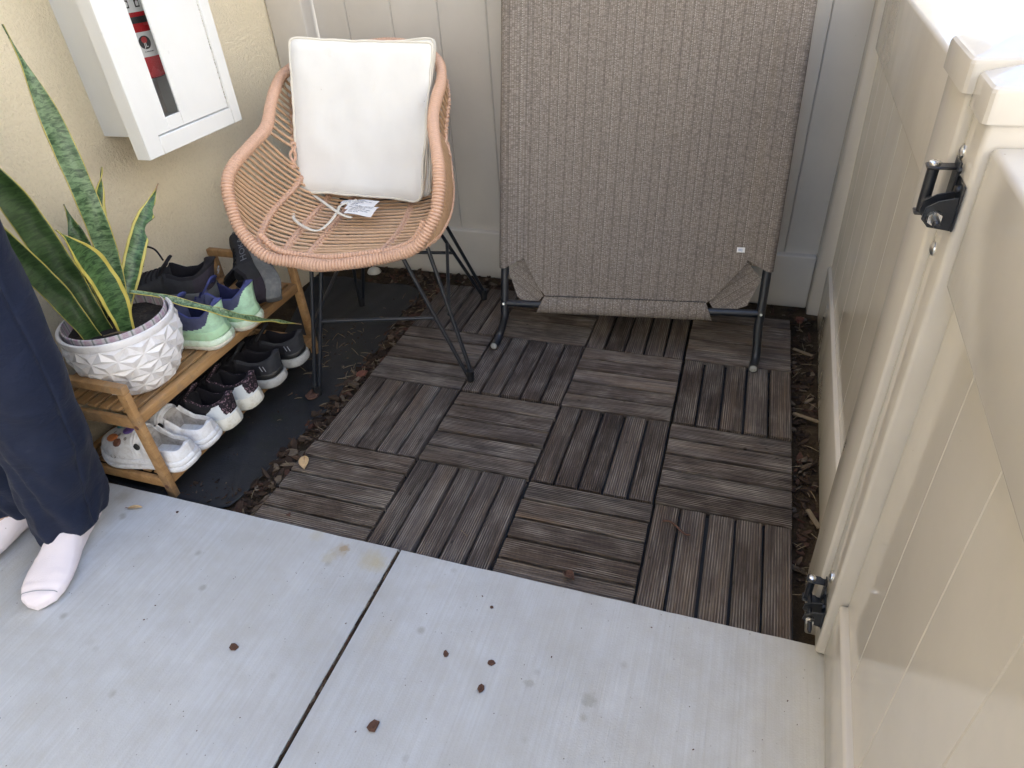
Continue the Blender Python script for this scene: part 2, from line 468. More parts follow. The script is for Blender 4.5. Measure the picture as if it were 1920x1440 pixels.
def mat_cane(name, c, sc=70):
    m = NT(name); co = m.coord(); r = m.rand()
    n = m.noise(co, sc, 5, 0.65)
    col = m.ramp(n, [(0.25, tuple(x * 0.78 for x in c)), (0.7, c)])
    col = m.mix(m.ramp(r, [(0.0, 0.0), (1.0, 0.25)]), col, (c[0] * 0.85, c[1] * 0.72, c[2] * 0.6))
    m.p(color=col, rough=0.42, spec=0.5, normal=m.bump(m.noise(co, 400, 3), 0.15, 0.001))
    return m.mat
def mat_leaf():
    """snake plant: u across the blade (-1..1), v metres along it"""
    m = NT("snake_leaf"); uv = m.coord("UV"); s = m.sep(uv); u, v = s[0], s[1]
    r = m.rand()
    off = m.math('MULTIPLY', r, 9.0)
    wv = m.comb(m.math('MULTIPLY', u, 0.55), m.math('ADD', m.math('MULTIPLY', v, 62.0), off), off)
    band = m.noise(wv, 2.1, 5, 0.62, 0.8)
    pl = m.n("Attribute", attribute_name="pale", attribute_type='OBJECT').outputs["Fac"]
    g_d = m.ramp(pl, [(0.0, (0.022, 0.050, 0.014)), (0.5, (0.016, 0.048, 0.016)), (1.0, (0.035, 0.085, 0.030))])
    g_l = m.ramp(pl, [(0.0, (0.042, 0.085, 0.024)), (0.5, (0.10, 0.19, 0.07)), (1.0, (0.30, 0.40, 0.24))])
    col = m.mix(m.ramp(band, [(0.40, 0.0), (0.60, 1.0)]), g_d, g_l)
    fine = m.noise(m.comb(m.math('MULTIPLY', u, 14.0), m.math('MULTIPLY', v, 25.0), off), 2.0, 3)
    col = m.mix(m.math('MULTIPLY', m.ramp(fine, [(0.5, 0.0), (0.75, 0.4)]), pl), col, (0.22, 0.33, 0.15))
    attr = m.n("Attribute", attribute_name="yellow", attribute_type='OBJECT').outputs["Fac"]
    au = m.math('ABSOLUTE', u)
    edge = m.math('GREATER_THAN', m.math('ADD', au, m.math('MULTIPLY', m.noise(m.comb(0.0, m.math('MULTIPLY', v, 40.0), off), 1.0, 2), 0.06)), m.math('SUBTRACT', 1.03, attr))
    col = m.mix(edge, col, (0.52, 0.44, 0.10))
    tip = m.math('SUBTRACT', v, m.n("Attribute", attribute_name="tipv", attribute_type='OBJECT').outputs["Fac"])
    col = m.mix(m.ramp(tip, [(0.0, 0.0), (0.012, 1.0)]), col, (0.38, 0.24, 0.13))
    m.p(color=col, rough=0.36, spec=0.5, normal=m.bump(band, 0.08, 0.002))
    return m.mat
def mat_potting():
    m = NT("potting_mix"); co = m.coord()
    n = m.noise(co, 120, 5, 0.7)
    col = m.ramp(n, [(0.35, (0.008, 0.006, 0.005)), (0.62, (0.03, 0.022, 0.017)), (0.75, (0.14, 0.11, 0.08))])
    m.p(color=col, rough=0.95, normal=m.bump(n, 1.0, 0.006)); return m.mat
def mat_nursery():
    """plastic band with a row of small pink flowers"""
    m = NT("flower_band"); uv = m.coord("UV"); s = m.sep(uv)
    fx = m.math('FRACT', m.math('MULTIPLY', s[0], 26.0))
    line = m.ramp(fx, [(0.0, 1.0), (0.10, 1.0), (0.18, 0.0)])
    n = m.noise(m.mapping(uv, (60, 40, 1)), 1.0, 3)
    pk = m.math('MULTIPLY', m.ramp(m.math('ABSOLUTE', m.math('SUBTRACT', fx, 0.55)), [(0.16, 1.0), (0.3, 0.0)]), m.ramp(n, [(0.42, 0.0), (0.55, 1.0)]))
    col = m.mix(m.math('MULTIPLY', pk, 0.8), (0.50, 0.47, 0.48), (0.36, 0.16, 0.27))
    col = m.mix(m.math('MULTIPLY', line, 0.75), col, (0.10, 0.13, 0.11))
    m.p(color=col, rough=0.4); return m.mat
def mat_rubber_foam(name, c, dirt):
    m = NT(name); co = m.coord()
    n = m.noise(co, 55, 6, 0.7)
    col = m.mix(m.ramp(n, [(0.45, 0.0), (0.75, 0.8)]), c, dirt)
    m.p(color=col, rough=0.65, spec=0.35, normal=m.bump(m.voro(co, 240), 0.2, 0.0012)); return m.mat
def mat_knit(name, c, fleck=None, amt=0.0):
    m = NT(name); co = m.coord()
    w = m.n("TexWave", {"Vector": co, "Scale": 190.0, "Distortion": 2.0, "Detail": 2.0}, bands_direction='DIAGONAL').outputs[1]
    col = m.ramp(m.noise(co, 40, 5, 0.65), [(0.3, tuple(x * 0.75 for x in c)), (0.75, tuple(min(1, x * 1.25) for x in c))])
    if fleck:
        v = m.voro(co, 300, out=1)
        g = m.sep(v)[0]
        col = m.mix(m.math('MULTIPLY', m.ramp(g, [(1 - amt, 0.0), (1 - amt + 0.02, 1.0)]), 0.9), col, fleck)
    m.p(color=col, rough=0.85, spec=0.25, normal=m.bump(w, 0.35, 0.0008)); return m.mat
def mat_trouser():
    m = NT("navy_cloth"); co = m.coord()
    n = m.noise(co, 14, 5, 0.6)
    col = m.ramp(n, [(0.3, (0.006, 0.010, 0.027)), (0.7, (0.009, 0.015, 0.038))])
    f = m.noise(m.mapping(co, (3, 3, 7)), 2.0, 4, 0.55, 0.8)
    m.p(color=col, rough=0.72, spec=0.25, sheen=0.04, normal=m.bump(m.math('ADD', f, m.math('MULTIPLY', m.noise(co, 700, 2), 0.05)), 0.5, 0.018)); return m.mat
def mat_matcloth():
    m = NT("weed_cloth"); co = m.coord()
    n = m.noise(co, 6, 6, 0.7)
    col = m.ramp(n, [(0.3, (0.011, 0.012, 0.014)), (0.7, (0.026, 0.027, 0.031))])
    d = m.math('MULTIPLY', m.ramp(m.noise(co, 95, 5, 0.75), [(0.60, 0.0), (0.72, 1.0)]), m.ramp(m.noise(co, 5.2, 4), [(0.46, 0.0), (0.62, 1.0)]))
    col = m.mix(m.math('MULTIPLY', d, 0.8), col, (0.10, 0.085, 0.055))
    gr = m.math('MULTIPLY', m.ramp(m.noise(m.mapping(co, (1, 1, 1), (5, 2, 0)), 12, 5, 0.7), [(0.55, 0.0), (0.7, 1.0)]), 0.5)
    col = m.mix(gr, col, (0.020, 0.024, 0.010))
    m.p(color=col, rough=0.62, spec=0.35, normal=m.bump(m.math('ADD', n, m.math('MULTIPLY', m.noise(co, 300, 3), 0.3)), 0.35, 0.008)); return m.mat
def mat_glass():
    m = NT("window_glass"); co = m.coord()
    # thin clear pane: passes light straight through, with a weak mirror at glancing angles
    tr = m.n("BsdfTransparent", {"Color": (0.93, 0.95, 0.95)}); gl = m.n("BsdfGlossy", {"Roughness": 0.04})
    lw = m.n("LayerWeight", {"Blend": 0.5}); fr = m.math('MULTIPLY', m.math('POWER', lw.outputs["Facing"], 3.0), 0.4)
    fr = m.math('ADD', fr, 0.03)
    mx = m.n("MixShader", {"Fac": fr}); m.t.links.new(tr.outputs[0], mx.inputs[1]); m.t.links.new(gl.outputs[0], mx.inputs[2])
    m.t.links.new(mx.outputs[0], m.out.inputs[0]); return m.mat

MAT["stucco"] = mat_stucco()
MAT["vinyl"] = mat_vinyl()
MAT["bounce_white"] = simple("white_bounce_render", (0.77, 0.765, 0.75), 0.9, 0.04, 3, bump=0.3, bscale=60)
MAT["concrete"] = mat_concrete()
MAT["slat"] = mat_slat()
MAT["bamboo"] = mat_bamboo()
MAT["soil"] = mat_soil()
MAT["chip"] = mat_chip()
MAT["fabric"] = mat_fabric()
MAT["cotton"] = mat_cotton("cushion_cotton", (0.83, 0.81, 0.76))
MAT["piping"] = mat_cotton("cushion_piping", (0.78, 0.73, 0.62))
MAT["sock"] = mat_cotton("sock_knit", (0.80, 0.73, 0.755), (0.62, 0.55, 0.56), (0.62, 0.9))
MAT["cane"] = mat_cane("cane", (0.68, 0.45, 0.285))
MAT["wrap"] = mat_cane("wrapped_cane", (0.68, 0.43, 0.30), 110)
MAT["leaf"] = mat_leaf()
MAT["potting"] = mat_potting()
MAT["band"] = mat_nursery()
MAT["trouser"] = mat_trouser()
MAT["mat"] = mat_matcloth()
MAT["glass"] = mat_glass()
MAT["black_metal"] = simple("black_powder_coat", (0.012, 0.014, 0.019), 0.36, 0.25, 60, bump=0.08, bscale=500, grime=((0.05, 0.047, 0.042), 35, 0.62, 0.85))
MAT["black_plastic"] = simple("black_plastic", (0.014, 0.014, 0.015), 0.45, 0.2, 40)
MAT["tile_base"] = simple("tile_grid_plastic", (0.010, 0.010, 0.010), 0.7)
MAT["steel"] = simple("zinc_steel", (0.72, 0.71, 0.68), 0.28, 0.1, 60, metal=1.0)
MAT["plug"] = simple("grey_plug", (0.30, 0.30, 0.28), 0.6, 0.2, 200, bump=0.3)
MAT["white_paint"] = simple("white_enamel", (0.80, 0.80, 0.77), 0.33, 0.025, 8, bump=0.04, bscale=120)
MAT["cab_inside"] = simple("cabinet_inside", (0.66, 0.62, 0.60), 0.6, 0.08, 10)
MAT["red"] = simple("red_enamel", (0.50, 0.018, 0.026), 0.25, 0.1, 12)
MAT["paper"] = simple("white_label", (0.78, 0.77, 0.75), 0.6, 0.04, 30)
MAT["ink"] = simple("black_ink", (0.02, 0.02, 0.022), 0.6)
MAT["greyink"] = simple("grey_ink", (0.30, 0.31, 0.34), 0.7)
MAT["blueink"] = simple("blue_ink", (0.09, 0.20, 0.42), 0.6)
MAT["redink"] = simple("red_ink", (0.48, 0.05, 0.05), 0.5)
MAT["ceramic"] = simple("white_glaze", (0.78, 0.76, 0.76), 0.3, 0.03, 12, grime=((0.50, 0.45, 0.39), 22, 0.52, 0.85), coat=0.2)
MAT["clog"] = mat_rubber_foam("white_clog_foam", (0.76, 0.755, 0.76), (0.50, 0.46, 0.42))
MAT["clog_in"] = mat_rubber_foam("dirty_footbed", (0.40, 0.375, 0.35), (0.06, 0.045, 0.038))
MAT["foam_white"] = mat_rubber_foam("cream_midsole", (0.70, 0.68, 0.60), (0.42, 0.36, 0.24))
MAT["foam_mint"] = mat_rubber_foam("pale_mint_midsole", (0.66, 0.78, 0.62), (0.44, 0.45, 0.32))
MAT["foam_green"] = mat_rubber_foam("green_midsole", (0.40, 0.62, 0.40), (0.36, 0.45, 0.28))
MAT["foam_grey"] = mat_rubber_foam("speckled_grey_midsole", (0.40, 0.40, 0.39), (0.20, 0.19, 0.18))
MAT["foam_dark"] = mat_rubber_foam("dark_midsole", (0.085, 0.090, 0.095), (0.15, 0.145, 0.14))
MAT["foam_worn"] = mat_rubber_foam("worn_grey_midsole", (0.13, 0.14, 0.15), (0.26, 0.26, 0.26))
MAT["rubber"] = mat_rubber_foam("black_outsole", (0.022, 0.022, 0.024), (0.07, 0.065, 0.06))
MAT["black_knit"] = mat_knit("black_knit", (0.016, 0.015, 0.018))
MAT["fleck_knit"] = mat_knit("flecked_knit", (0.020, 0.015, 0.020), (0.20, 0.13, 0.16), 0.22)
MAT["char_knit"] = mat_knit("charcoal_knit", (0.035, 0.036, 0.041))
MAT["plum_knit"] = mat_knit("plum_knit", (0.040, 0.034, 0.046))
MAT["indigo_knit"] = mat_knit("indigo_knit", (0.060, 0.070, 0.20))
MAT["violet_knit"] = mat_knit("violet_knit", (0.078, 0.085, 0.155))
MAT["mint_knit"] = mat_knit("mint_knit", (0.46, 0.70, 0.50))
MAT["heel_white"] = simple("white_heel_counter", (0.70, 0.73, 0.74), 0.45, 0.05, 40, grime=((0.45, 0.43, 0.38), 40, 0.6, 0.85))
MAT["lining"] = mat_knit("dark_lining", (0.013, 0.012, 0.016))
MAT["navy_lining"] = mat_knit("navy_lining", (0.020, 0.022, 0.075))
MAT["skin"] = simple("skin", (0.48, 0.30, 0.22), 0.5, 0.06, 20)
MAT["hair"] = simple("dark_hair", (0.02, 0.014, 0.01), 0.5, 0.3, 90)
MAT["shirt"] = simple("grey_cotton", (0.22, 0.22, 0.24), 0.85, 0.1, 30, bump=0.15)
MAT["roof"] = simple("roof_tile", (0.20, 0.13, 0.09), 0.85, 0.25, 6, bump=0.3, bscale=20)
MAT["dryleaf"] = simple("dry_leaf", (0.52, 0.36, 0.19), 0.6, 0.2, 90, bump=0.2)
MAT["browncrumb"] = simple("bark_crumb", (0.085, 0.040, 0.026), 0.9, 0.35, 150, bump=0.6, bscale=300)
MAT["redbark"] = simple("red_bark", (0.15, 0.055, 0.035), 0.9, 0.3, 120, bump=0.5, bscale=250)
MAT["pale_wood"] = simple("pale_splinter", (0.16, 0.12, 0.075), 0.85, 0.25, 120)
MAT["straw"] = simple("dry_straw", (0.19, 0.145, 0.085), 0.85, 0.3, 200)
MAT["rust"] = simple("rust_mark", (0.36, 0.20, 0.07), 0.9, 0.35, 60)
MAT["teal"] = simple("teal_charm", (0.05, 0.22, 0.24), 0.4, 0.3, 60)
MAT["purple"] = simple("purple_charm", (0.12, 0.07, 0.25), 0.4, 0.3, 60)
MAT["orange"] = simple("orange_charm", (0.50, 0.16, 0.05), 0.4, 0.3, 60)
MAT["olive"] = simple("olive_charm", (0.22, 0.20, 0.05), 0.4, 0.3, 60)
MAT["brown"] = simple("brown_charm", (0.14, 0.06, 0.04), 0.5, 0.3, 60)
# ------------------------------------------------------------------ ground and paving
SOIL_Z = -0.036
g = MB()
N = 60
def gz(x, y):
    near = max(0.0, 1 - max(abs(x + 0.8) - 1.2, abs(y - 0.6) - 0.9, 0.0) / 0.5)
    return SOIL_Z + near * (0.005 * mnoise.noise(Vector((x * 9, y * 9, 0))) + 0.003 * mnoise.noise(Vector((x * 31, y * 31, 4))))
xs = [-120, -30, -8, -3] + [-2.0 + 0.035 * i for i in range(66)] + [0.6, 2, 8, 30, 120]
ys = [-120, -30, -8, -2, -0.5] + [-0.1 + 0.035 * i for i in range(50)] + [2.2, 5, 12, 40, 120]
g.grid([[(x, y, gz(x, y)) for y in ys] for x in xs])
tag(g.build("ground", MAT["soil"]), kind="structure")

pav = tag(empty("pavement", (0, 0, 0)), kind="structure")
def slab(x0, x1, y0, y1, z0, z1, parent, front_noise=True):
    """concrete panel with a slightly chipped, rounded edge"""
    nx = max(2, int((x1 - x0) / 0.03)); m = MB()
    prof = [(0.0, -0.05), (0.0, -0.0035), (0.0007, -0.0012), (0.0022, 0.0)]
    rows = []
    for i in range(nx + 1):
        x = x0 + (x1 - x0) * i / nx
        ch = 0.0016 * mnoise.noise(Vector((x * 14, y1 * 3, 1.7))) + 0.0008 * mnoise.noise(Vector((x * 60, 0, 3)))
        row = []
        for d, z in prof:
            ex = 0.0
            if i == 0: ex = d
            if i == nx: ex = -d
            row.append((x + ex, y1 - d + ch, z1 + z))
        row.append((x + (0.0022 if i == 0 else (-0.0022 if i == nx else 0)), y0, z1))
        row.append((x + (0.0022 if i == 0 else (-0.0022 if i == nx else 0)), y0, z1 - 0.05))
        rows.append(row)
    m.grid(rows)
    m.poly([rows[0][k] for k in range(len(rows[0]))]); m.poly([rows[-1][k] for k in range(len(rows[0]))])
    return m.build("panel", MAT["concrete"], parent, angle=50)
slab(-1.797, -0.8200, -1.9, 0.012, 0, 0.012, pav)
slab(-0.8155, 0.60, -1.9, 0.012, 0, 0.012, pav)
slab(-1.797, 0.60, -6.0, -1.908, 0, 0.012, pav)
jf = MB()
rows = []
for i in range(120):
    y = 0.006 - i * 0.0165
    rows.append([(-0.8230, y, 0.007), (-0.8195 , y, 0.0088 + 0.002 * mnoise.noise(Vector((y * 60, 0, 0)))),
                 (-0.8160, y, 0.0090 + 0.0025 * mnoise.noise(Vector((y * 45, 5, 0)))), (-0.8125, y, 0.007)])
jf.grid(rows)
jf.build("joint", MAT["soil"], pav)
rj = random.Random(31); m = MB()
for i in range(150):
    y = rj.uniform(-0.62, 0.0); L = rj.choice([0.004, 0.006, 0.01, 0.02, 0.035]); w = rj.uniform(0.0012, 0.003)
    M_ = Matrix.Translation((-0.8178 + rj.uniform(-0.0022, 0.0022), y, 0.0100 + rj.uniform(0, 0.002))) @ Euler((rj.uniform(-0.3, 0.3), rj.uniform(-0.1, 0.1), math.pi / 2 + rj.uniform(-0.12, 0.12))).to_matrix().to_4x4()
    m.box((-L / 2, -w / 2, -w / 3), (L / 2, w / 2, w / 3), 0, 1, 0, M_)
o = m.build("joint_litter", MAT["chip"], pav, smooth=False); o["kind"] = "stuff"
# sunlit walkway outside the gate
walk = tag(empty("walkway", (0, 0, 0)), kind="structure")
for (a, b) in ((-6.0, -2.0), (-2.0, 1.2), (1.2, 4.4), (4.4, 7.6), (7.6, 10.8)):
    m = MB().box((0.62, a + 0.005, -0.12), (4.4, b - 0.005, 0.008), 0.004)
    m.build("panel", MAT["concrete"], walk, angle=50)

# ------------------------------------------------------------------ house with the stucco wall
house = tag(empty("house", (-1.8, 0, 0)), "cream stucco house wall behind the plant and the fire cabinet", "house")
m = MB().box((-6.0, -7.0, -0.3), (0.0, 6.5, 4.3))
m.build("wall", MAT["stucco"], house, smooth=False)
m = MB().box((-6.4, -7.4, 4.31), (0.40, 6.9, 4.45), 0.01)
m.build("roof", MAT["roof"], house, smooth=False)  # unseen eave, height and overhang set to shade the patio

# unseen white building, added to bounce sunlight onto the wall and fence
nb = tag(empty("bounce_building", (4.6, 0, 0)), "unseen white building added across the walkway to bounce sunlight over the gate", "house")
MB().box((0, -9, -0.3), (5, 12, 6.2)).build("wall", MAT["bounce_white"], nb, smooth=False)
MB().box((-0.3, -9.4, 6.21), (5.4, 12.4, 6.4), 0.02).build("roof", MAT["roof"], nb, smooth=False)
MB().box((-5.2, -9, -0.3), (-0.002, -5.2, 6.2)).build("bounce_wing_wall", MAT["bounce_white"], nb, smooth=False)  # wing added behind the camera to bounce sun onto the back fence
MB().box((-5.4, -9.3, 6.212), (-0.31, -5.0, 6.402), 0.02).build("bounce_wing_roof", MAT["roof"], nb, smooth=False)

# ------------------------------------------------------------------ back fence
fence = tag(empty("privacy_fence", (-0.8, 1.4, -0.04)), "tall tan vinyl privacy fence behind the chair and cot", "fence")
def fb(name, lo, hi, bev=0.004, seg=2, parent=fence, org=(-0.8, 1.4, -0.04)):
    m = MB().box([a - b for a, b in zip(lo, org)], [a - b for a, b in zip(hi, org)], bev, seg)
    return m.build(name, MAT["vinyl"], parent)
edges = [-1.648] + [-1.528 + 0.1645 * i for i in range(10)] + [0.058]
for a, b in zip(edges, edges[1:]):
    m = MB()
    g_ = 0.0032
    prof = [(a, 1.404), (a + 0.0002, 1.390), (a + g_, 1.3855), (b - g_, 1.3855), (b - 0.0002, 1.390), (b, 1.404)]
    m.grid([[(x + 0.8, y - 1.4, z + 0.04) for z in (0.1, 1.74)] for x, y in prof])
    m.build("board", MAT["vinyl"], fence, angle=30)
fb("bottom_rail", (-1.657, 1.36, -0.036), (0.052, 1.407, 0.152), 0.005, 3)
fb("top_rail", (-1.657, 1.36, 1.66), (0.052, 1.407, 1.84), 0.005, 3)
p1 = fb("post", (-1.797, 1.335, -0.30), (-1.658, 1.462, 1.86), 0.006, 3)
p2 = fb("post", (0.053, 1.318, -0.30), (0.180, 1.445, 1.86), 0.008, 3)
for px, pw in ((-1.7275, 0.0755), (0.1165, 0.0695)):
    m = MB()
    for (r, z) in (): pass
    cy = 1.3985 if px < 0 else 1.3815
    m.box((px - pw + 0.8, cy - pw - 1.4, 1.861 + 0.04), (px + pw + 0.8, cy + pw - 1.4, 1.89 + 0.04), 0.004)
    m.build("post_cap", MAT["vinyl"], fence)
# concrete lump at the foot of the corner
m = MB()
rows = []
for i in range(7):
    th = i / 6 * math.pi / 2
    rows.append([(0.055 * math.cos(th) * (1 + 0.2 * mnoise.noise(Vector((k, i, 0)))) * math.cos(k * math.pi / 6), 0.05 * math.cos(th) * math.sin(k * math.pi / 6), 0.035 * math.sin(th)) for k in range(13)])
m.grid(rows)
o = m.build("concrete_footing", MAT["concrete"]); o.location = (-1.575, 1.318, SOIL_Z - 0.006); o.scale = (0.55, 0.55, 0.75)
tag(o, "small rough concrete lump at the foot of the fence post behind the chair", "footing")

# ------------------------------------------------------------------ low fence and gate on the right
ROTZ = -math.atan(0.03)
side = tag(empty("side_fence", (0.083, 0, -0.03), (0, -0.019, ROTZ)), "low tan vinyl fence panel between the corner post and the hinged post", "fence")
gate = tag(empty("gate", (0.094, 0, 0.03), (0, -0.019, -0.040)), "glossy tan vinyl gate hung on two black hinges", "gate")
def sb(name, lo, hi, parent, z0, bev=0.004, seg=3, mat="vinyl"):
    m = MB().box((lo[0], lo[1], lo[2] - z0), (hi[0], hi[1], hi[2] - z0), bev, seg)
    return m.build(name, MAT[mat], parent)
def vboards(parent, z0, x_face, x_back, ys, zlo, zhi):
    for a, b in zip(ys, ys[1:]):
        m = MB(); g_ = 0.0018
        prof = [(x_back, a), (x_face + 0.0025, a + 0.0002), (x_face, a + g_), (x_face, b - g_), (x_face + 0.0025, b - 0.0002), (x_back, b)]
        m.grid([[(x, y, z - z0) for z in (zlo, zhi)] for x, y in prof])
        m.poly([(x, y, zhi - z0) for x, y in prof])
        m.build("board", MAT["vinyl"], parent, angle=30)
def cap(parent, z0, cx, cy, hx, hy, zb, zt, zp, name="post_cap"):
    """moulded cap: skirt, rounded shoulder and shallow pyramid"""
    m = MB(); rows = []
    for k, (ins, z) in enumerate(((0.004, zb), (0.0, zb), (0.0, zt - 0.007), (0.0010, zt - 0.0035), (0.0035, zt - 0.0010), (0.007, zt))):
        x, y = hx - ins, hy - ins; c = 0.009; ring = []
        for (sx, sy, a0) in ((1, -1, -90), (1, 1, 0), (-1, 1, 90), (-1, -1, 180)):
            for q in range(4):
                an = math.radians(a0 + q * 30); ring.append((sx * (x - c) + c * math.cos(an), sy * (y - c) + c * math.sin(an)))
        rows.append([(cx + a, cy + b, z - z0) for a, b in ring] + [(cx + ring[0][0], cy + ring[0][1], z - z0)])
    m.grid(rows)
    b = rows[-1][:16]; base = len(m.v)
    apex = (cx, cy, zp - z0)
    m.add(list(b) + [apex], [(i, (i + 1) % 16, 16) for i in range(16)])
    return m.build(name, MAT["vinyl"], parent, angle=16)
sb("bottom_rail", (-0.036, 0.194, -0.03), (0.036, 1.300, 0.155), side, -0.03, 0.004)
sb("top_rail", (-0.038, 0.194, 0.775), (0.038, 1.300, 0.942), side, -0.03, 0.007, 4)
vboards(side, -0.03, -0.026, 0.012, [0.194, 0.345, 0.51, 0.674, 0.838, 1.003, 1.167, 1.300], 0.12, 0.81)
sb("post", (-0.0635, 0.066, -0.30), (0.0635, 0.193, 0.962), side, -0.03, 0.005)
cap(side, -0.03, 0, 0.1295, 0.0705, 0.0705, 0.956, 0.992, 1.016)
# gate
GZ = 0.03
sb("stile", (-0.066, -0.010, 0.016), (0.040, 0.0645, 0.955), gate, GZ, 0.006)
cap(gate, GZ, -0.013, 0.0270, 0.0595, 0.0425, 0.944, 0.980, 0.996, "stile_cap")
sb("top_rail", (-0.056, -1.15, 0.762), (0.032, -0.0108, 0.922), gate, GZ, 0.007, 4)
sb("bottom_rail", (-0.053, -1.15, 0.030), (0.029, -0.0108, 0.168), gate, GZ, 0.006)
vboards(gate, GZ, -0.040, -0.014, [-1.15 + i * 0.1424 for i in range(9)], 0.12, 0.80)
sb("stile", (-0.066, -1.225, 0.04), (0.040, -1.1505, 0.955), gate, GZ, 0.006)

def hinge(zc, yc):
    h = empty("hinge", (-0.066 * 0.40, yc - 0.158 * 0.66, zc - GZ), parent=gate)
    h.scale = (0.60, 0.66, 0.64)
    f = -0.066                                          # face of the stile
    m = MB().box((f - 0.0045, 0.062, -0.045), (f - 0.0005, 0.120, 0.035), 0.002)     # plate
    m.box((f - 0.010, 0.112, 0.018), (f - 0.0046, 0.1245, 0.058), 0.002)
    m.build("plate", MAT["black_metal"], h)
    m = MB()
    # slanted clevis: two cheeks carrying the adjusting bolt
    for y in (0.070, 0.102):
        cheek = [(f - 0.003, -0.045), (f - 0.003, 0.014), (f - 0.034, 0.006), (f - 0.052, -0.006), (f - 0.055, -0.026), (f - 0.042, -0.040)]
        vs = [(x, y - 0.002, z) for x, z in cheek] + [(x, y + 0.002, z) for x, z in cheek]
        n = len(cheek)
        m.add(vs, [tuple(range(n))[::-1], tuple(range(n, 2 * n))] + [(i, (i + 1) % n, n + (i + 1) % n, n + i) for i in range(n)])
    m.build("bracket", MAT["black_metal"], h)
    ax = f - 0.036
    m = MB().tube([(ax, 0.152, -0.020), (ax, 0.034, -0.020)], 0.0068, 12)
    m.tube([(ax, 0.036, -0.020), (ax, 0.026, -0.0202)], [0.0066, 0.0045], 12)
    m.build("adjusting_bolt", MAT["black_metal"], h)
    m = MB().tube([(ax, 0.066, -0.020), (ax, 0.055, -0.020)], 0.0125, 6)
    m.build("nut", MAT["steel"], h, angle=20)
    # vertical barrel on the post side
    bx, by = f - 0.040, 0.158
    m = MB().tube([(bx, by, -0.045), (bx, by, 0.034)], 0.0105, 16)
    m.build("barrel", MAT["black_metal"], h)
    m = MB()
    for z in (0.034, -0.050):
        m.box((bx - 0.014, by - 0.014, z), (f - 0.002, by + 0.014, z + 0.005), 0.0024)
    m.box((f - 0.004, 0.1375, -0.050), (f - 0.0012, 0.176, 0.052), 0.001)
    m.build("strap", MAT["black_metal"], h)
    m = MB().tube([(bx, by, 0.0395), (bx, by, 0.0445), (bx, by, 0.046)], [0.0100, 0.0100, 0.007], 18)
    m.build("pin_head", MAT["steel"], h)
    for y, z in ((0.086, 0.022), (0.116, 0.045)):
        MB().tube([(f - 0.004, y, z), (f - 0.009, y, z), (f - 0.011, y, z)], [0.0065, 0.006, 0.003], 10).build("screw", MAT["black_metal"], h)
    return h
hinge(0.857, 0.052)
hinge(0.108, 0.060)
def dome_bolt(y, z):
    m = MB(); f = -0.066
    m.tube([(f + 0.001, y, z), (f - 0.0015, y, z), (f - 0.003, y, z), (f - 0.0042, y, z)], [0.0088, 0.0085, 0.0062, 0.0022], 16)
    m.build("bolt", MAT["steel"], gate)
for y, z in ((0.054, 0.897), (0.013, 0.838), (0.048, 0.783), (0.040, 0.172), (0.050, 0.07)): dome_bolt(y, z - GZ)

# ------------------------------------------------------------------ wooden deck tiles
def slat_mesh(L, w, seedv):
    """ribbed board: length along x, ridges with wavering depth, slightly worn ends"""
    r = random.Random(seedv); m = MB()
    nr = 9; prof = [(-w / 2, -0.016), (-w / 2, -0.0022), (-w / 2 + 0.0016, -0.0004)]
    pitch = (w - 0.0046) / nr
    for i in range(nr):
        y = -w / 2 + 0.0023 + i * pitch
        dz = 0.00045 * r.random()
        prof += [(y + 0.0004, -0.0024), (y + pitch * 0.30, -dz), (y + pitch * 0.74, -dz)]
    prof += [(w / 2 - 0.0018, -0.0019), (w / 2 - 0.0013, -0.0004), (w / 2, -0.0022), (w / 2, -0.016)]
    rows = []
    for t in (-0.5, -0.493, 0.493, 0.5):
        e = 0.0012 if abs(t) == 0.5 else 0.0
        rows.append([(t * L, y, z - (e if z > -0.012 else 0)) for y, z in prof])
    m.grid(rows)
    m.poly(rows[0]); m.poly(rows[-1][::-1])
    return m
SLATS = []
for k in range(4):
    o = slat_mesh(0.2988, 0.0537, 40 + k).build("slat", MAT["slat"], angle=25)
    SLATS.append(o.data); bpy.data.objects.remove(o)
bm_ = MB()
for i in range(6):
    q = -0.147 + i * 0.0588 if i < 6 else 0
    bm_.box((-0.149, q - 0.004, -0.032), (0.149, q + 0.004, -0.0180)); bm_.box((q - 0.004, -0.149, -0.0325), (q + 0.004, 0.149, -0.0183))
o = bm_.build("base_grid", MAT["tile_base"], smooth=False); BASE = o.data; bpy.data.objects.remove(o)
T = 0.3048
ROWN = ["in the front row along the concrete", "in the second row from the concrete", "in the third row from the concrete", "in the back row by the fence"]
COLN = ["leftmost deck tile, beside the bark strip,", "deck tile second from left", "deck tile third from left", "rightmost deck tile, beside the gate,"]
rt_ = random.Random(5)
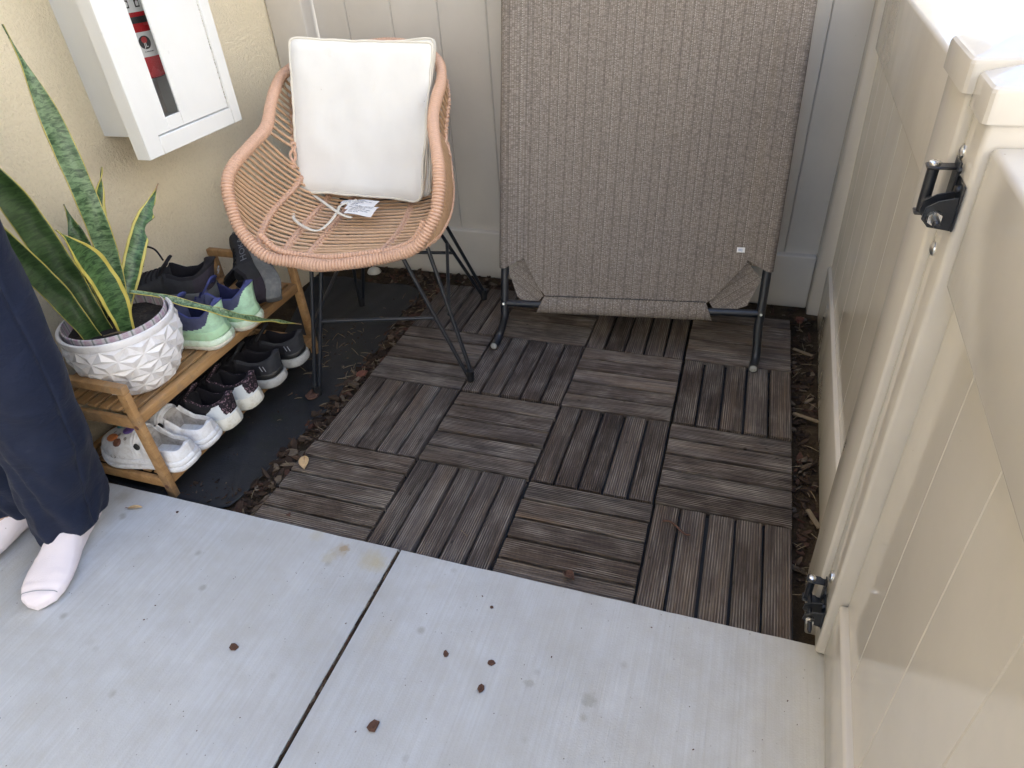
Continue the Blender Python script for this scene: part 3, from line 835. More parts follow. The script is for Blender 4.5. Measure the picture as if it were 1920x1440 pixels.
for c in range(4):
    for r_ in range(4):
        vertical = (c + r_) % 2 == 1
        lab = "weathered brown " + COLN[c] + " " + ROWN[r_]
        loc = ((c - 3.5) * T + rt_.uniform(-0.0015, 0.0015), (r_ + 0.5) * T + 0.001 + rt_.uniform(-0.0012, 0.0012), 0.0 + (rt_.uniform(-0.003, 0.001)))
        t = tag(empty("deck_tile", loc, (rt_.uniform(-0.004, 0.004), rt_.uniform(-0.004, 0.004), (math.pi / 2 if vertical else 0) + rt_.uniform(-0.004, 0.004))), lab, "deck tile", "wooden deck tiles laid four by four")
        for s in range(5):
            o = bpy.data.objects.new("slat", SLATS[rt_.randrange(4)])
            o.location = (rt_.uniform(-0.0008, 0.0008), (s - 2) * 0.0604 + rt_.uniform(-0.0009, 0.0009), rt_.uniform(-0.0016, 0.0010))
            o.rotation_euler = (rt_.uniform(-0.008, 0.008), 0, math.pi * rt_.randrange(2) + rt_.uniform(-0.0045, 0.0045))
            link(o, t)
        o = bpy.data.objects.new("base_grid", BASE); link(o, t)
        o.location = (0, 0, 0.0015)

# ------------------------------------------------------------------ weed mat, mulch
m = MB(); rows = []
edge = catmull([(-1.79, 0.045, 0), (-1.60, 0.038, 0), (-1.42, 0.036, 0), (-1.335, 0.040, 0), (-1.308, 0.062, 0), (-1.300, 0.11, 0), (-1.296, 0.25, 0), (-1.275, 0.47, 0), (-1.290, 0.62, 0), (-1.278, 0.80, 0), (-1.300, 1.0, 0), (-1.288, 1.12, 0), (-1.335, 1.20, 0), (-1.42, 1.225, 0), (-1.53, 1.20, 0), (-1.64, 1.235, 0), (-1.79, 1.21, 0)], 6)
cen = Vector((-1.60, 0.62, 0))
for t in [0.0, 0.15, 0.3, 0.45, 0.6, 0.72, 0.82, 0.9, 0.95, 0.98, 1.0]:
    row = []
    for q in edge:
        p_ = cen.lerp(q, t)
        z = SOIL_Z + 0.0075 + 0.011 * abs(mnoise.noise(Vector((p_.x * 6, p_.y * 4, 2)))) + 0.005 * abs(mnoise.noise(Vector((p_.x * 15 + p_.y * 9, p_.y * 6, 9)))) + 0.004 * mnoise.noise(Vector((p_.x * 22, p_.y * 17, 7)))
        if t > 0.93: z += 0.005 * smooth01((t - 0.93) / 0.07) * (0.5 + mnoise.noise(Vector((p_.x * 12, p_.y * 12, 0))))
        row.append((p_.x, p_.y, max(z, SOIL_Z + 0.005)))
    rows.append(row)
m.grid(rows)
weed = m.build("weed_mat", MAT["mat"], angle=80)
weed.modifiers.new("thick", 'SOLIDIFY').thickness = 0.002
tag(weed, "black weed barrier cloth lying under the shoe rack and the chair", "mat")

def chips(name, spots, label, seedv):
    r = random.Random(seedv); m = MB()
    for (x, y, z, s) in spots:
        L = s * r.uniform(0.5, 1.4); W_ = s * r.uniform(0.14, 0.62); H = s * r.uniform(0.08, 0.24)
        rot = Euler((r.uniform(-0.5, 0.5), r.uniform(-0.5, 0.5), r.uniform(0, 6.28))).to_matrix()
        n = 6; vs = []
        for lev in (-1, 1):
            for k in range(n):
                a = 2 * math.pi * k / n
                q = Vector((math.cos(a) * L / 2 * r.uniform(0.7, 1.15), math.sin(a) * W_ / 2 * r.uniform(0.65, 1.2), lev * H / 2 * r.uniform(0.5, 1.2)))
                vs.append(rot @ q + Vector((x, y, z + H * 0.4)))
        m.add(vs, [tuple(range(n))[::-1], tuple(range(n, 2 * n))] + [(i, (i + 1) % n, n + (i + 1) % n, n + i) for i in range(n)])
    o = m.build(name, MAT["chip"], smooth=False)
    return tag(o, label, "mulch", kind="stuff")
r = random.Random(3); spots = []
for i in range(850):
    spots.append((r.uniform(-1.302, -1.222), r.uniform(0.02, 1.27), SOIL_Z + r.uniform(0, 0.012), r.choice([0.008, 0.012, 0.016, 0.022, 0.028, 0.036, 0.050])))
for i in range(420):
    spots.append((r.uniform(-1.55, -0.9), r.uniform(1.23, 1.352), SOIL_Z + r.uniform(0, 0.010), r.choice([0.012, 0.018, 0.026, 0.034])))
for i in range(160):
    spots.append((r.uniform(-0.9, 0.03), r.uniform(1.235, 1.352), SOIL_Z + r.uniform(0, 0.008), r.choice([0.012, 0.018, 0.026])))
chips("bark_mulch", spots, "strip of brown bark mulch between the black cloth and the deck", 8)
spots = []
for i in range(330):
    y = r.uniform(0.14, 1.30); spots.append((r.uniform(0.003, 0.045 + 0.02 * y), y, SOIL_Z + r.uniform(0, 0.008), r.choice([0.008, 0.012, 0.018, 0.026, 0.034])))
chips("bark_mulch", spots, "thin bark litter on the soil between the deck and the side fence", 9)
spots = []
for i in range(300):
    x, y = r.gauss(-1.44, 0.07), r.gauss(0.72, 0.13)
    if x < -1.30: spots.append((x, y, SOIL_Z + 0.014, r.choice([0.003, 0.004, 0.006, 0.010])))
for i in range(46):
    x, y = r.uniform(-1.46, -1.31), r.uniform(0.045, 0.12)
    spots.append((x, y, SOIL_Z + 0.014, r.choice([0.004, 0.008, 0.015])))
for i in range(60):
    spots.append((r.uniform(-1.50, -1.30), r.uniform(0.05, 1.15), SOIL_Z + 0.014, r.choice([0.003, 0.005, 0.008])))
chips("bark_crumbs", spots, "loose bark crumbs scattered on the black cloth", 10)

def straw(seedv, spots_fn, n, label):
    r = random.Random(seedv); m = MB()
    for i in range(n):
        x, y, z = spots_fn(r); L = r.uniform(0.012, 0.045); a = r.uniform(0, 6.28)
        d = Vector((math.cos(a) * L / 2, math.sin(a) * L / 2, r.uniform(-0.004, 0.004))); c = Vector((x, y, z))
        m.tube([c - d, c + Vector((0, 0, 0.002)), c + d], [0.0006, 0.0011, 0.0006], 4)
    return tag(m.build("dry_straw", MAT["straw"], smooth=False), label, "straw", kind="stuff")
straw(51, lambda r: (r.uniform(-1.31, -1.225), r.uniform(0.03, 1.25), SOIL_Z + 0.018), 45, "dry pale straw and needles in the bark strip by the black cloth")
straw(52, lambda r: (r.uniform(0.004, 0.06), r.uniform(0.14, 1.28), SOIL_Z + 0.012), 34, "dry pale straw on the soil beside the side fence")
straw(53, lambda r: (r.gauss(-1.43, 0.05), r.gauss(0.74, 0.13), SOIL_Z + 0.017), 40, "dry straw bits on the black cloth under the chair")
# ------------------------------------------------------------------ fire cabinet and extinguisher
cab = tag(empty("extinguisher_cabinet", (-1.80, 0.65, 0.685)), "white metal fire extinguisher cabinet mounted on the stucco wall", "cabinet")
def cb(name, lo, hi, mat="white_paint", bev=0.002, seg=2, parent=cab):
    m = MB().box((lo[0] + 1.80, lo[1] - 0.65, lo[2] - 0.685), (hi[0] + 1.80, hi[1] - 0.65, hi[2] - 0.685), bev, seg)
    return m.build(name, MAT[mat], parent)
CZ1 = 1.40
m = MB()
def cbx(m, lo, hi, bev=0.0): m.box((lo[0] + 1.80, lo[1] - 0.65, lo[2] - 0.685), (hi[0] + 1.80, hi[1] - 0.65, hi[2] - 0.685), bev)
for lo, hi in (((-1.7995, 0.540, 0.718), (-1.642, 0.5425, CZ1 - 0.03)), ((-1.7995, 0.765, 0.718), (-1.642, 0.7675, CZ1 - 0.03)),
               ((-1.7995, 0.5426, 0.718), (-1.642, 0.7649, 0.7205)), ((-1.7995, 0.5426, CZ1 - 0.0325), (-1.642, 0.7649, CZ1 - 0.03))):
    cbx(m, lo, hi)
m.build("body", MAT["white_paint"], cab, smooth=False)
cb("back_panel", (-1.798, 0.5427, 0.7206), (-1.790, 0.7648, CZ1 - 0.033), "cab_inside", 0)
m = MB()
for lo, hi in (((-1.641, 0.469, 0.685), (-1.600, 0.521, CZ1)), ((-1.641, 0.801, 0.685), (-1.600, 0.836, CZ1)),
               ((-1.641, 0.5212, 0.685), (-1.600, 0.8008, 0.727)), ((-1.641, 0.5212, CZ1 - 0.045), (-1.600, 0.8008, CZ1))):
    cbx(m, lo, hi, 0.0015)
m.build("frame", MAT["white_paint"], cab)
door = empty("door", (0.192, 0.0125, 0.387), parent=cab)     # world (-1.608, .6625, 1.072)
dm = MB()
DW, DE = (-1.608, 0.6625, 1.072), None
def dbx(m, lo, hi, bev=0.001): m.box([a - b for a, b in zip(lo, DW)], [a - b for a, b in zip(hi, DW)], bev)
dbx(dm, (-1.612, 0.5235, 0.7295), (-1.606, 0.568, CZ1 - 0.048)); dbx(dm, (-1.612, 0.6205, 0.7295), (-1.606, 0.7985, CZ1 - 0.048))
dbx(dm, (-1.612, 0.5682, 0.7295), (-1.606, 0.6203, 0.762)); dbx(dm, (-1.612, 0.5682, 1.30), (-1.606, 0.6203, CZ1 - 0.048))
dm.build("panel", MAT["white_paint"], door)
gm = MB(); gm.grid([[(-1.6105 - DW[0], y - DW[1], z - DW[2]) for z in (0.7622, 1.2998)] for y in (0.5683, 0.6202)])
gm.build("pane", MAT["glass"], door, smooth=False)
hm = MB()
z = 0.735
while z < CZ1 - 0.06:
    hm.tube([(0.0005, 0.1370, z - DW[2]), (0.0005, 0.1370, z + 0.0095 - DW[2])], 0.0022, 8); z += 0.0125
hm.build("piano_hinge", MAT["steel"], door)

ext = tag(empty("fire_extinguisher", (-1.716, 0.658, 0.8375)), "red fire extinguisher seen through the narrow cabinet window", "extinguisher")
m = MB().lathe([(0.0, 0.001), (0.052, 0.0), (0.060, 0.004), (0.0625, 0.012), (0.0625, 0.34), (0.056, 0.375), (0.03, 0.40), (0.018, 0.41), (0.0, 0.41)], 40)
m.build("cylinder", MAT["red"], ext)
def band(z0, z1, r, a0, a1, mat, name):
    m = MB(); n = 24
    m.grid([[(r * math.cos(a0 + (a1 - a0) * i / n), r * math.sin(a0 + (a1 - a0) * i / n), z) for z in (z0, z1)] for i in range(n + 1)])
    return m.build(name, MAT[mat], ext)
Z0 = 0.8375
band(0.888 - Z0, 0.943 - Z0, 0.0632, -2.2, 2.2, "paper", "label")
band(0.962 - Z0, 0.976 - Z0, 0.0632, -3.0, 3.0, "ink", "strap")
band(0.9855 - Z0, 1.13 - Z0, 0.0632, -2.2, 2.2, "paper", "label")
def wrapxy(o, r):
    """bend a flat mesh lying in (y, z) onto the cylinder"""
    for v in o.data.vertices:
        a = v.co.y / r; rr = r + v.co.x
        v.co = Vector((rr * math.cos(a), rr * math.sin(a), v.co.z))
def flat_disc(cy, cz, rad, off, mat, name, ry=1.0):
    m = MB(); n = 28
    ring = [(off, cy + rad * math.cos(2 * math.pi * k / n), cz + rad * ry * math.sin(2 * math.pi * k / n)) for k in range(n)]
    m.add([(off, cy, cz)] + ring, [(0, 1 + k, 1 + (k + 1) % n) for k in range(n)])
    o = m.build(name, MAT[mat], ext); wrapxy(o, 0.0632); return o
EY, EZ = -0.022, 0.920 - Z0
flat_disc(EY, EZ, 0.0150, 0.0004, "ink", "emblem")
flat_disc(EY - 0.0005, EZ + 0.0055, 0.0072, 0.0008, "redink", "emblem_dot")
YZ = Matrix(((0, 0, 1, 0), (1, 0, 0, 0), (0, 1, 0, 0), (0, 0, 0, 1)))      # text x->y, y->z
def ext_text(body, size, y, z, mat, name, off=0.0008):
    o = text_mesh(body, name, MAT[mat], size, ext)
    o.data.transform(Matrix.Translation((off, y, z)) @ YZ); wrapxy(o, 0.0632); return o
ext_text("JL", 0.0135, EY + 0.0005, EZ - 0.0058, "paper", "emblem_letters")
ext_text("JL INDUSTRIES", 0.0036, EY + 0.004, EZ - 0.0205, "ink", "maker_name")
for dy in (-0.043, -0.016):
    m = MB(); m.grid([[(0.0004, dy + a, 0.995 - Z0 + b) for b in (0, 0.017)] for a in [i * 0.0016 for i in range(9)]])
    o = m.build("pictogram", MAT["ink"], ext); wrapxy(o, 0.0632)
    m = MB(); m.poly([(0.0007, dy + 0.003, 0.998 - Z0), (0.0007, dy + 0.010, 0.998 - Z0), (0.0007, dy + 0.0115, 1.006 - Z0), (0.0007, dy + 0.007, 1.010 - Z0), (0.0007, dy + 0.003, 1.006 - Z0)])
    o = m.build("pictogram_figure", MAT["paper"], ext); wrapxy(o, 0.0632)
m = MB().box((-0.014, -0.03, 0.41), (0.014, 0.05, 0.425), 0.003); m.box((-0.010, -0.06, 0.43), (0.010, 0.05, 0.445), 0.003)
m.build("handle", MAT["black_plastic"], ext)

# ------------------------------------------------------------------ folding cot leaning on the fence
cot = tag(empty("folding_cot", (-0.49, 0.86, 0.0)), "brown mesh raised cot stood on end against the fence", "cot")
CO = Vector((-0.49, 0.86, 0.0))
OL, OR = Vector((-0.868, 0.912, 0.127)), Vector((-0.110, 0.978, 0.143))
EA = (OR - OL); CW = EA.length; EA.normalize()
EB0 = Vector((-0.024, 0.300, 0.95)).normalized()
EB1 = Vector((-0.004, 0.300, 0.95)).normalized()
EN = EA.cross(EB0).normalized()
if EN.y > 0: EN = -EN
def cp(a, b, n=0.0):
    """point of the cot: a across, b up the slope, n towards the viewer"""
    t = a / CW
    base = OL.lerp(OR, t) if 0 <= t <= 1 else OL + EA * a
    return base + EB0.lerp(EB1, max(0, min(1, t))) * b + EN * n - CO
CH = 1.24
def side_tube(a, foot):
    pts = [cp(a, CH), cp(a, 0.6), cp(a, 0.05), cp(a, -0.01), cp(a, -0.045), foot + Vector((0.004, 0.055, 0.016)), foot + Vector((0.001, 0.022, 0.0)), foot]
    C = catmull(pts, 8)
    m = MB().tube(C, 0.0125, 14, caps=False)
    m.build("side_tube", MAT["black_metal"], cot)
    d = (C[-1] - C[-3]).normalized()
    m = MB().tube([C[-1] - d * 0.006, C[-1] + d * 0.001, C[-1] + d * 0.003], [0.0105, 0.0105, 0.008], 14)
    m.build("end_plug", MAT["plug"], cot)
    m = MB().tube([cp(a, 0, 0.012), cp(a, 0, 0.017)], [0.005, 0.0035], 10)
    m.build("bolt", MAT["steel"], cot)
side_tube(0.0, Vector((-0.886, 0.832, 0.0135)) - CO)
side_tube(CW, Vector((-0.108, 0.884, 0.0135)) - CO)
m = MB().tube([cp(0.008, 0), cp(CW - 0.008, 0)], 0.0110, 14); m.build("crossbar", MAT["black_metal"], cot)
m = MB().tube([cp(0.008, CH - 0.03), cp(CW - 0.008, CH - 0.03)], 0.0110, 14); m.build("crossbar", MAT["black_metal"], cot)
# fabric
prof = [(0.062, -0.004), (0.02, -0.0165), (-0.008, -0.0150), (-0.0160, -0.006), (-0.0165, 0.004), (-0.010, 0.0140), (0.002, 0.0165), (0.02, 0.0140), (0.050, 0.0095), (0.058, 0.0085)]
cols = [(a, n, 's') for a, n in prof]
k = 26
cols += [(0.060 + (CW - 0.120) * i / k, 0.0060, 'm') for i in range(k + 1)]
cols += [(CW - a, n, 's') for a, n in reversed(prof)]
def bot(a, j):
    d = min(a, CW - a)
    right = a > CW / 2
    dx, up = (0.125, 0.030) if not right else (0.150, 0.028)
    if d < 0.0585: return 0.110 + max(0, d) * 0.55 + (0.012 if right else 0)
    return max(up - 0.006, 0.145 - (d - 0.058) / (dx - 0.058) * (0.145 - up + 0.006))
m = MB(); rows = []; uvs = []
NB = 40
for j, (a, n, kd) in enumerate(cols):
    b0 = bot(a, j); row = []
    for i in range(NB + 1):
        b = b0 + (CH - 0.04 - b0) * (i / NB)
        sag = 0.0
        if kd == 'm':
            sag = -0.030 * math.sin(math.pi * (a - 0.06) / (CW - 0.12)) * smooth01((b - 0.02) / 0.4) + 0.0035 * mnoise.noise(Vector((a * 7, b * 3, 0))) + 0.002 * mnoise.noise(Vector((a * 25, b * 6, 4))) * smooth01(1 - b / 0.3)
        wob = 0.0016 * mnoise.noise(Vector((j * 0.9, b * 6, 3))) if kd == 's' else 0
        row.append(cp(a + wob, b, n + sag)); uvs.append((a if kd == 'm' else (a * 0.9 + n), b))
    rows.append(row)
m.grid(rows)
def sheet(m, name):
    o = m.build(name, MAT["fabric"], cot, angle=70, uvf=lambda co, i: uvs[i], fix=False)
    return o
sheet(m, "fabric_sheet")
# bottom sleeve round the crossbar, ends cut on the slant
m = MB(); rows = []; uvs = []
sec = [(0.030, 0.0064), (0.022, 0.0076), (0.012, 0.0105), (0.002, 0.0122), (-0.010, 0.0116), (-0.018, 0.0098), (-0.024, 0.0060), (-0.027, 0.0), (-0.022, -0.006), (-0.010, -0.0125), (0.004, -0.0125), (0.02, -0.008)]
na = 30
for i in range(na + 1):
    t = i / na; row = []
    for k_, (b, n) in enumerate(sec):
        a0 = interp([-0.036, 0.030], [0.098, 0.128], b); a1 = CW - interp([-0.036, 0.030], [0.128, 0.156], b)
        a = a0 + (a1 - a0) * t
        row.append(cp(a, b + 0.0015 * mnoise.noise(Vector((a * 14, k_, 0))), n + 0.001 * mnoise.noise(Vector((a * 20, 2, b * 30))))); uvs.append((a * 1.0 + 0.003, b + n))
    rows.append(row)
m.grid(rows); sheet(m, "bottom_sleeve")
m = MB(); rows = []
for i in range(na + 1):
    a = 0.128 + (CW - 0.128 - 0.156) * i / na
    rows.append(cp(a, 0.029 + 0.001 * mnoise.noise(Vector((a * 30, 0, 0))), 0.0072))
m.tube(rows, 0.0014, 6); m.build("seam", MAT["ink"], cot)
# corner gussets seen from their wrong side
for sd in (0, 1):
    m = MB(); uvs = []; rows = []
    A = (0.012, 0.100); B = (0.056, 0.146); C_ = (0.122 + 0.024 * sd, 0.028); D = (0.094 + 0.024 * sd, -0.010); E_ = (0.040, 0.022)
    for i in range(9):
        t = i / 8; row = []
        for k_ in range(9):
            s_ = k_ / 8
            top = Vector(B).lerp(Vector(C_), t); low = (Vector(A).lerp(Vector(E_), t * 2) if t < 0.5 else Vector(E_).lerp(Vector(D), t * 2 - 1))
            q = low.lerp(top, s_)
            n = -0.001 - 0.005 * math.sin(math.pi * s_) * math.sin(math.pi * t)
            row.append(cp(q.x if sd == 0 else CW - q.x, q.y, n)); uvs.append((q.y * 0.8 + q.x * 0.6, q.x * 0.8 - q.y * 0.6))
        rows.append(row)
    m.grid(rows); sheet(m, "corner_gusset")
m = MB(); a0, b0 = CW - 0.090, 0.175
m.box((0, 0, 0), (0.0215, 0.0140, 0.0008), 0.0002)
o = m.build("label_tag", MAT["paper"], cot)
BX = EA.cross(EB0).normalized(); BX = BX if BX.dot(EN) > 0 else -BX
MT = Matrix((EA, EB0, EN)).transposed().to_4x4(); sag_ = -0.030 * math.sin(math.pi * (a0 - 0.06) / (CW - 0.12)) * smooth01((b0 - 0.02) / 0.4)
MT.translation = cp(a0, b0, 0.006 + sag_ + 0.0055)
o.matrix_local = MT
MT2 = MT.copy(); MT2.translation = MT.translation + EA * 0.0095 + EB0 * 0.007 + EN * 0.0009
tx = text_mesh("BEJ", "tag_print", MAT["blueink"], 0.0085, o); tx.matrix_local = Matrix.Translation((0.0095, 0.007, 0.0010))

# ------------------------------------------------------------------ rattan armchair
chair = tag(empty("rattan_chair", (-1.188, 0.837, 0.0)), "tan rattan bucket armchair on thin black hairpin legs", "chair")
K = Vector((-1.188, 0.837, 0.0))
RL = [(-1.152, 0.519, 0.424), (-1.213, 0.506, 0.421), (-1.275, 0.503, 0.425), (-1.344, 0.473, 0.451), (-1.405, 0.482, 0.508), (-1.431, 0.502, 0.562), (-1.449, 0.533, 0.612), (-1.459, 0.583, 0.640), (-1.467, 0.675, 0.662), (-1.479, 0.775, 0.682), (-1.503, 0.848, 0.719), (-1.528, 0.921, 0.747), (-1.534, 0.991, 0.776), (-1.493, 1.085, 0.800), (-1.41, 1.132, 0.812)]
RR = [(-1.152, 0.519, 0.424), (-1.088, 0.537, 0.431), (-1.032, 0.559, 0.438), (-0.961, 0.568, 0.467), (-0.921, 0.601, 0.526), (-0.915, 0.629, 0.566), (-0.921, 0.663, 0.607), (-0.941, 0.711, 0.643), (-0.982, 0.794, 0.676), (-1.021, 0.887, 0.697), (-1.038, 0.962, 0.727), (-1.054, 1.037, 0.751), (-1.087, 1.105, 0.783), (-1.165, 1.160, 0.808), (-1.25, 1.178, 0.822)]
RL = [Vector(q) - K for q in RL]; RR = [Vector(q) - K for q in RR]
TOPC = Vector((-1.332, 1.170, 0.820)) - K
loop = RL[::-1] + RR[1:]
C = catmull([TOPC] + loop, 14, closed=True)
def wrapped(C, rad, pitch, name, closed=True, depth=0.13, seg=14, mat="wrap", lump=0.0):
    """a tube bound with flat cane: one rounded turn after another"""
    if closed: C = list(C) + [C[0]]
    R_ = resample(C, pitch / 4); n = (len(R_) // 4) * 4
    R_ = resample(C, 1e9) if False else R_
    pts = []; rads = []
    for i, q in enumerate(R_[:-1] if closed else R_):
        ph = i % 4; turn = i // 4
        base = rad * (1 + 0.035 * mnoise.noise(Vector((turn * 3.1, 0, 0))) + lump * mnoise.noise(Vector((turn * 0.07, 5, 0))))
        rads.append(base * (1 - depth if ph == 0 else (1.0 if ph in (1, 3) else 1.02)))
        pts.append(q)
    return MB().tube(pts, rads, seg, closed=closed).build(name, MAT[mat], chair, angle=60)
wrapped(C, 0.0158, 0.0082, "rim", depth=0.24, lump=0.14)
# second, thinner wrapped roll along the inside of the front edge
inn = catmull([RL[4] + Vector((0.035, 0.022, -0.012)), RL[3] + Vector((0.012, 0.034, 0.002)), RL[2] + Vector((0, 0.030, 0.006)), RL[1] + Vector((0, 0.030, 0.008)), RL[0] + Vector((0, 0.030, 0.009)), RR[1] + Vector((0, 0.030, 0.008)), RR[2] + Vector((-0.004, 0.030, 0.006)), RR[3] + Vector((-0.020, 0.026, 0.002)), RR[4] + Vector((-0.030, 0.014, -0.010))], 10)
wrapped(inn, 0.0092, 0.0082, "front_roll", closed=False, seg=10, depth=0.22)
# rails and spine for the canes
CL = catmull(RL, 12); CR = catmull(RR, 12)
SPs = [Vector(q) - K for q in ((-1.158, 0.558, 0.424), (-1.166, 0.60, 0.416), (-1.190, 0.72, 0.405), (-1.218, 0.84, 0.400), (-1.243, 0.95, 0.406), (-1.262, 1.03, 0.432))]
SPb = [Vector(q) - K for q in ((-1.280, 1.080, 0.49), (-1.298, 1.120, 0.57), (-1.315, 1.150, 0.67), (-1.328, 1.165, 0.77))]
SPs = catmull(SPs, 10); SPb = catmull(SPb, 10)
def cane_pt(L, R, S, th, e):
    Mid = (L + R) / 2; c = math.cos(th); s = max(0.0, math.sin(th))
    cc = math.copysign(abs(c) ** e, c); ss = s ** e
    return Mid - (R - L) / 2 * cc + (S - Mid) * ss
canes = []
NS, NBK = 27, 15
for i in range(NS):
    t = i / (NS - 1)
    kk = 3.45 + (8.6 - 3.45) * (t ** 0.95)
    canes.append((along(CL, kk / 14), along(CR, kk / 14), along(SPs, t), 0.64, t))
for i in range(NBK):
    t = i / (NBK - 1)
    kk = 8.95 + (13.4 - 8.95) * t
    canes.append((along(CL, kk / 14), along(CR, kk / 14), along(SPb, t), 0.74, 1 + t))
rc = random.Random(21)
for L, R, S, e, t in canes:
    pts = [cane_pt(L, R, S, math.pi * i / 28, e) + Vector((0, 0, 0.0012 * rc.uniform(-1, 1))) for i in range(29)]
    pts = catmull(pts[1:-1], 2); pts = [L] + pts + [R]
    MB().tube(pts, 0.0043, 7).build("cane", MAT["cane"], chair)
def braid(th, sel, name="braid"):
    """two flat strands plaited over the canes along one line"""
    base = [cane_pt(L, R, S, th(t), e) for (L, R, S, e, t) in canes if sel(t)]
    base2 = [cane_pt(L, R, S, th(t) + 0.05, e) for (L, R, S, e, t) in canes if sel(t)]
    up = [cane_pt(L, R, S, th(t), e) for (L, R, S, e, t) in canes if sel(t)]
    n = len(base)
    P = []; Q = []
    D = catmull(base, 8); E_ = catmull(base2, 8)
    m = MB()
    for s_ in range(3):
        pts = []
        for i, q in enumerate(D):
            lat = (E_[i] - q).normalized()
            tan = (D[min(i + 1, len(D) - 1)] - D[max(i - 1, 0)]).normalized()
            nor = lat.cross(tan).normalized()
            ph = i / 8 * math.pi + s_ * 2 * math.pi / 3
            pts.append(q + lat * (0.0085 * math.sin(ph)) + nor * (0.0055 * math.cos(2 * ph)))
        m.tube(pts, 0.0043, 6)
    m.build(name, MAT["wrap"], chair)
for th in (0.155, 0.30, 0.40, 0.545, 0.69, 0.84):
    braid(lambda t, th=th: math.pi * th, lambda t: t <= 1.0)
for th in (0.10, 0.36, 0.64, 0.90):
    braid(lambda t, th=th: math.pi * th, lambda t: t > 0.95)
# legs
def V3(*a): return Vector(a) - K
feet = {"FL": V3(-1.343, 0.515, -0.026), "FR": V3(-0.897, 0.654, 0.006), "BR": V3(-1.028, 1.131, 0.006), "BL": V3(-1.478, 1.040, -0.026)}
tops = {"FL": (V3(-1.310, 0.612, 0.408), V3(-1.279, 0.618, 0.408)), "FR": (V3(-1.073, 0.667, 0.408), V3(-1.014, 0.719, 0.412)),
        "BR": (V3(-1.165, 1.005, 0.405), V3(-1.135, 1.030, 0.405)), "BL": (V3(-1.42, 0.97, 0.412), V3(-1.36, 1.00, 0.408))}
for kx in feet:
    m = MB(); ft = feet[kx]
    a, b = tops[kx]
    off = (b - a).normalized() * 0.0065
    m.tube([a, ft - off + Vector((0, 0, 0.014))], 0.0058, 10); m.tube([b, ft + off + Vector((0, 0, 0.014))], 0.0058, 10)
    lg = m.build("leg", MAT["black_metal"], chair)
    m = MB().tube([ft + Vector((0, 0, -0.003)), ft + Vector((0, 0, 0.004)), ft + Vector((0, 0, 0.034))], [0.0105, 0.0115, 0.0120], 12)
    m.build("foot_cap", MAT["black_plastic"], lg)
def on_leg(kx, i, z):
    a = tops[kx][i]; b = feet[kx]; t = (z - b.z) / (a.z - b.z); return b.lerp(a, t)
MB().tube([on_leg("FL", 1, 0.205), on_leg("FR", 0, 0.205)], 0.0055, 10).build("stretcher", MAT["black_metal"], chair)
MB().tube([on_leg("BL", 1, 0.205), on_leg("BR", 0, 0.205)], 0.0055, 10).build("stretcher", MAT["black_metal"], chair)
MB().tube([on_leg("FR", 1, 0.205), on_leg("BR", 0, 0.245)], 0.0055, 10).build("stretcher", MAT["black_metal"], chair)
MB().tube([on_leg("FL", 0, 0.205), on_leg("BL", 0, 0.245)], 0.0055, 10).build("stretcher", MAT["black_metal"], chair)
m = MB()
ring = [tops["FL"][0], tops["FL"][1], tops["FR"][0], tops["FR"][1], tops["BR"][1], tops["BR"][0], tops["BL"][1], tops["BL"][0]]
m.tube([q + Vector((0, 0, -0.004)) for q in ring], 0.0055, 8, closed=True)
m.build("seat_frame", MAT["black_metal"], chair)

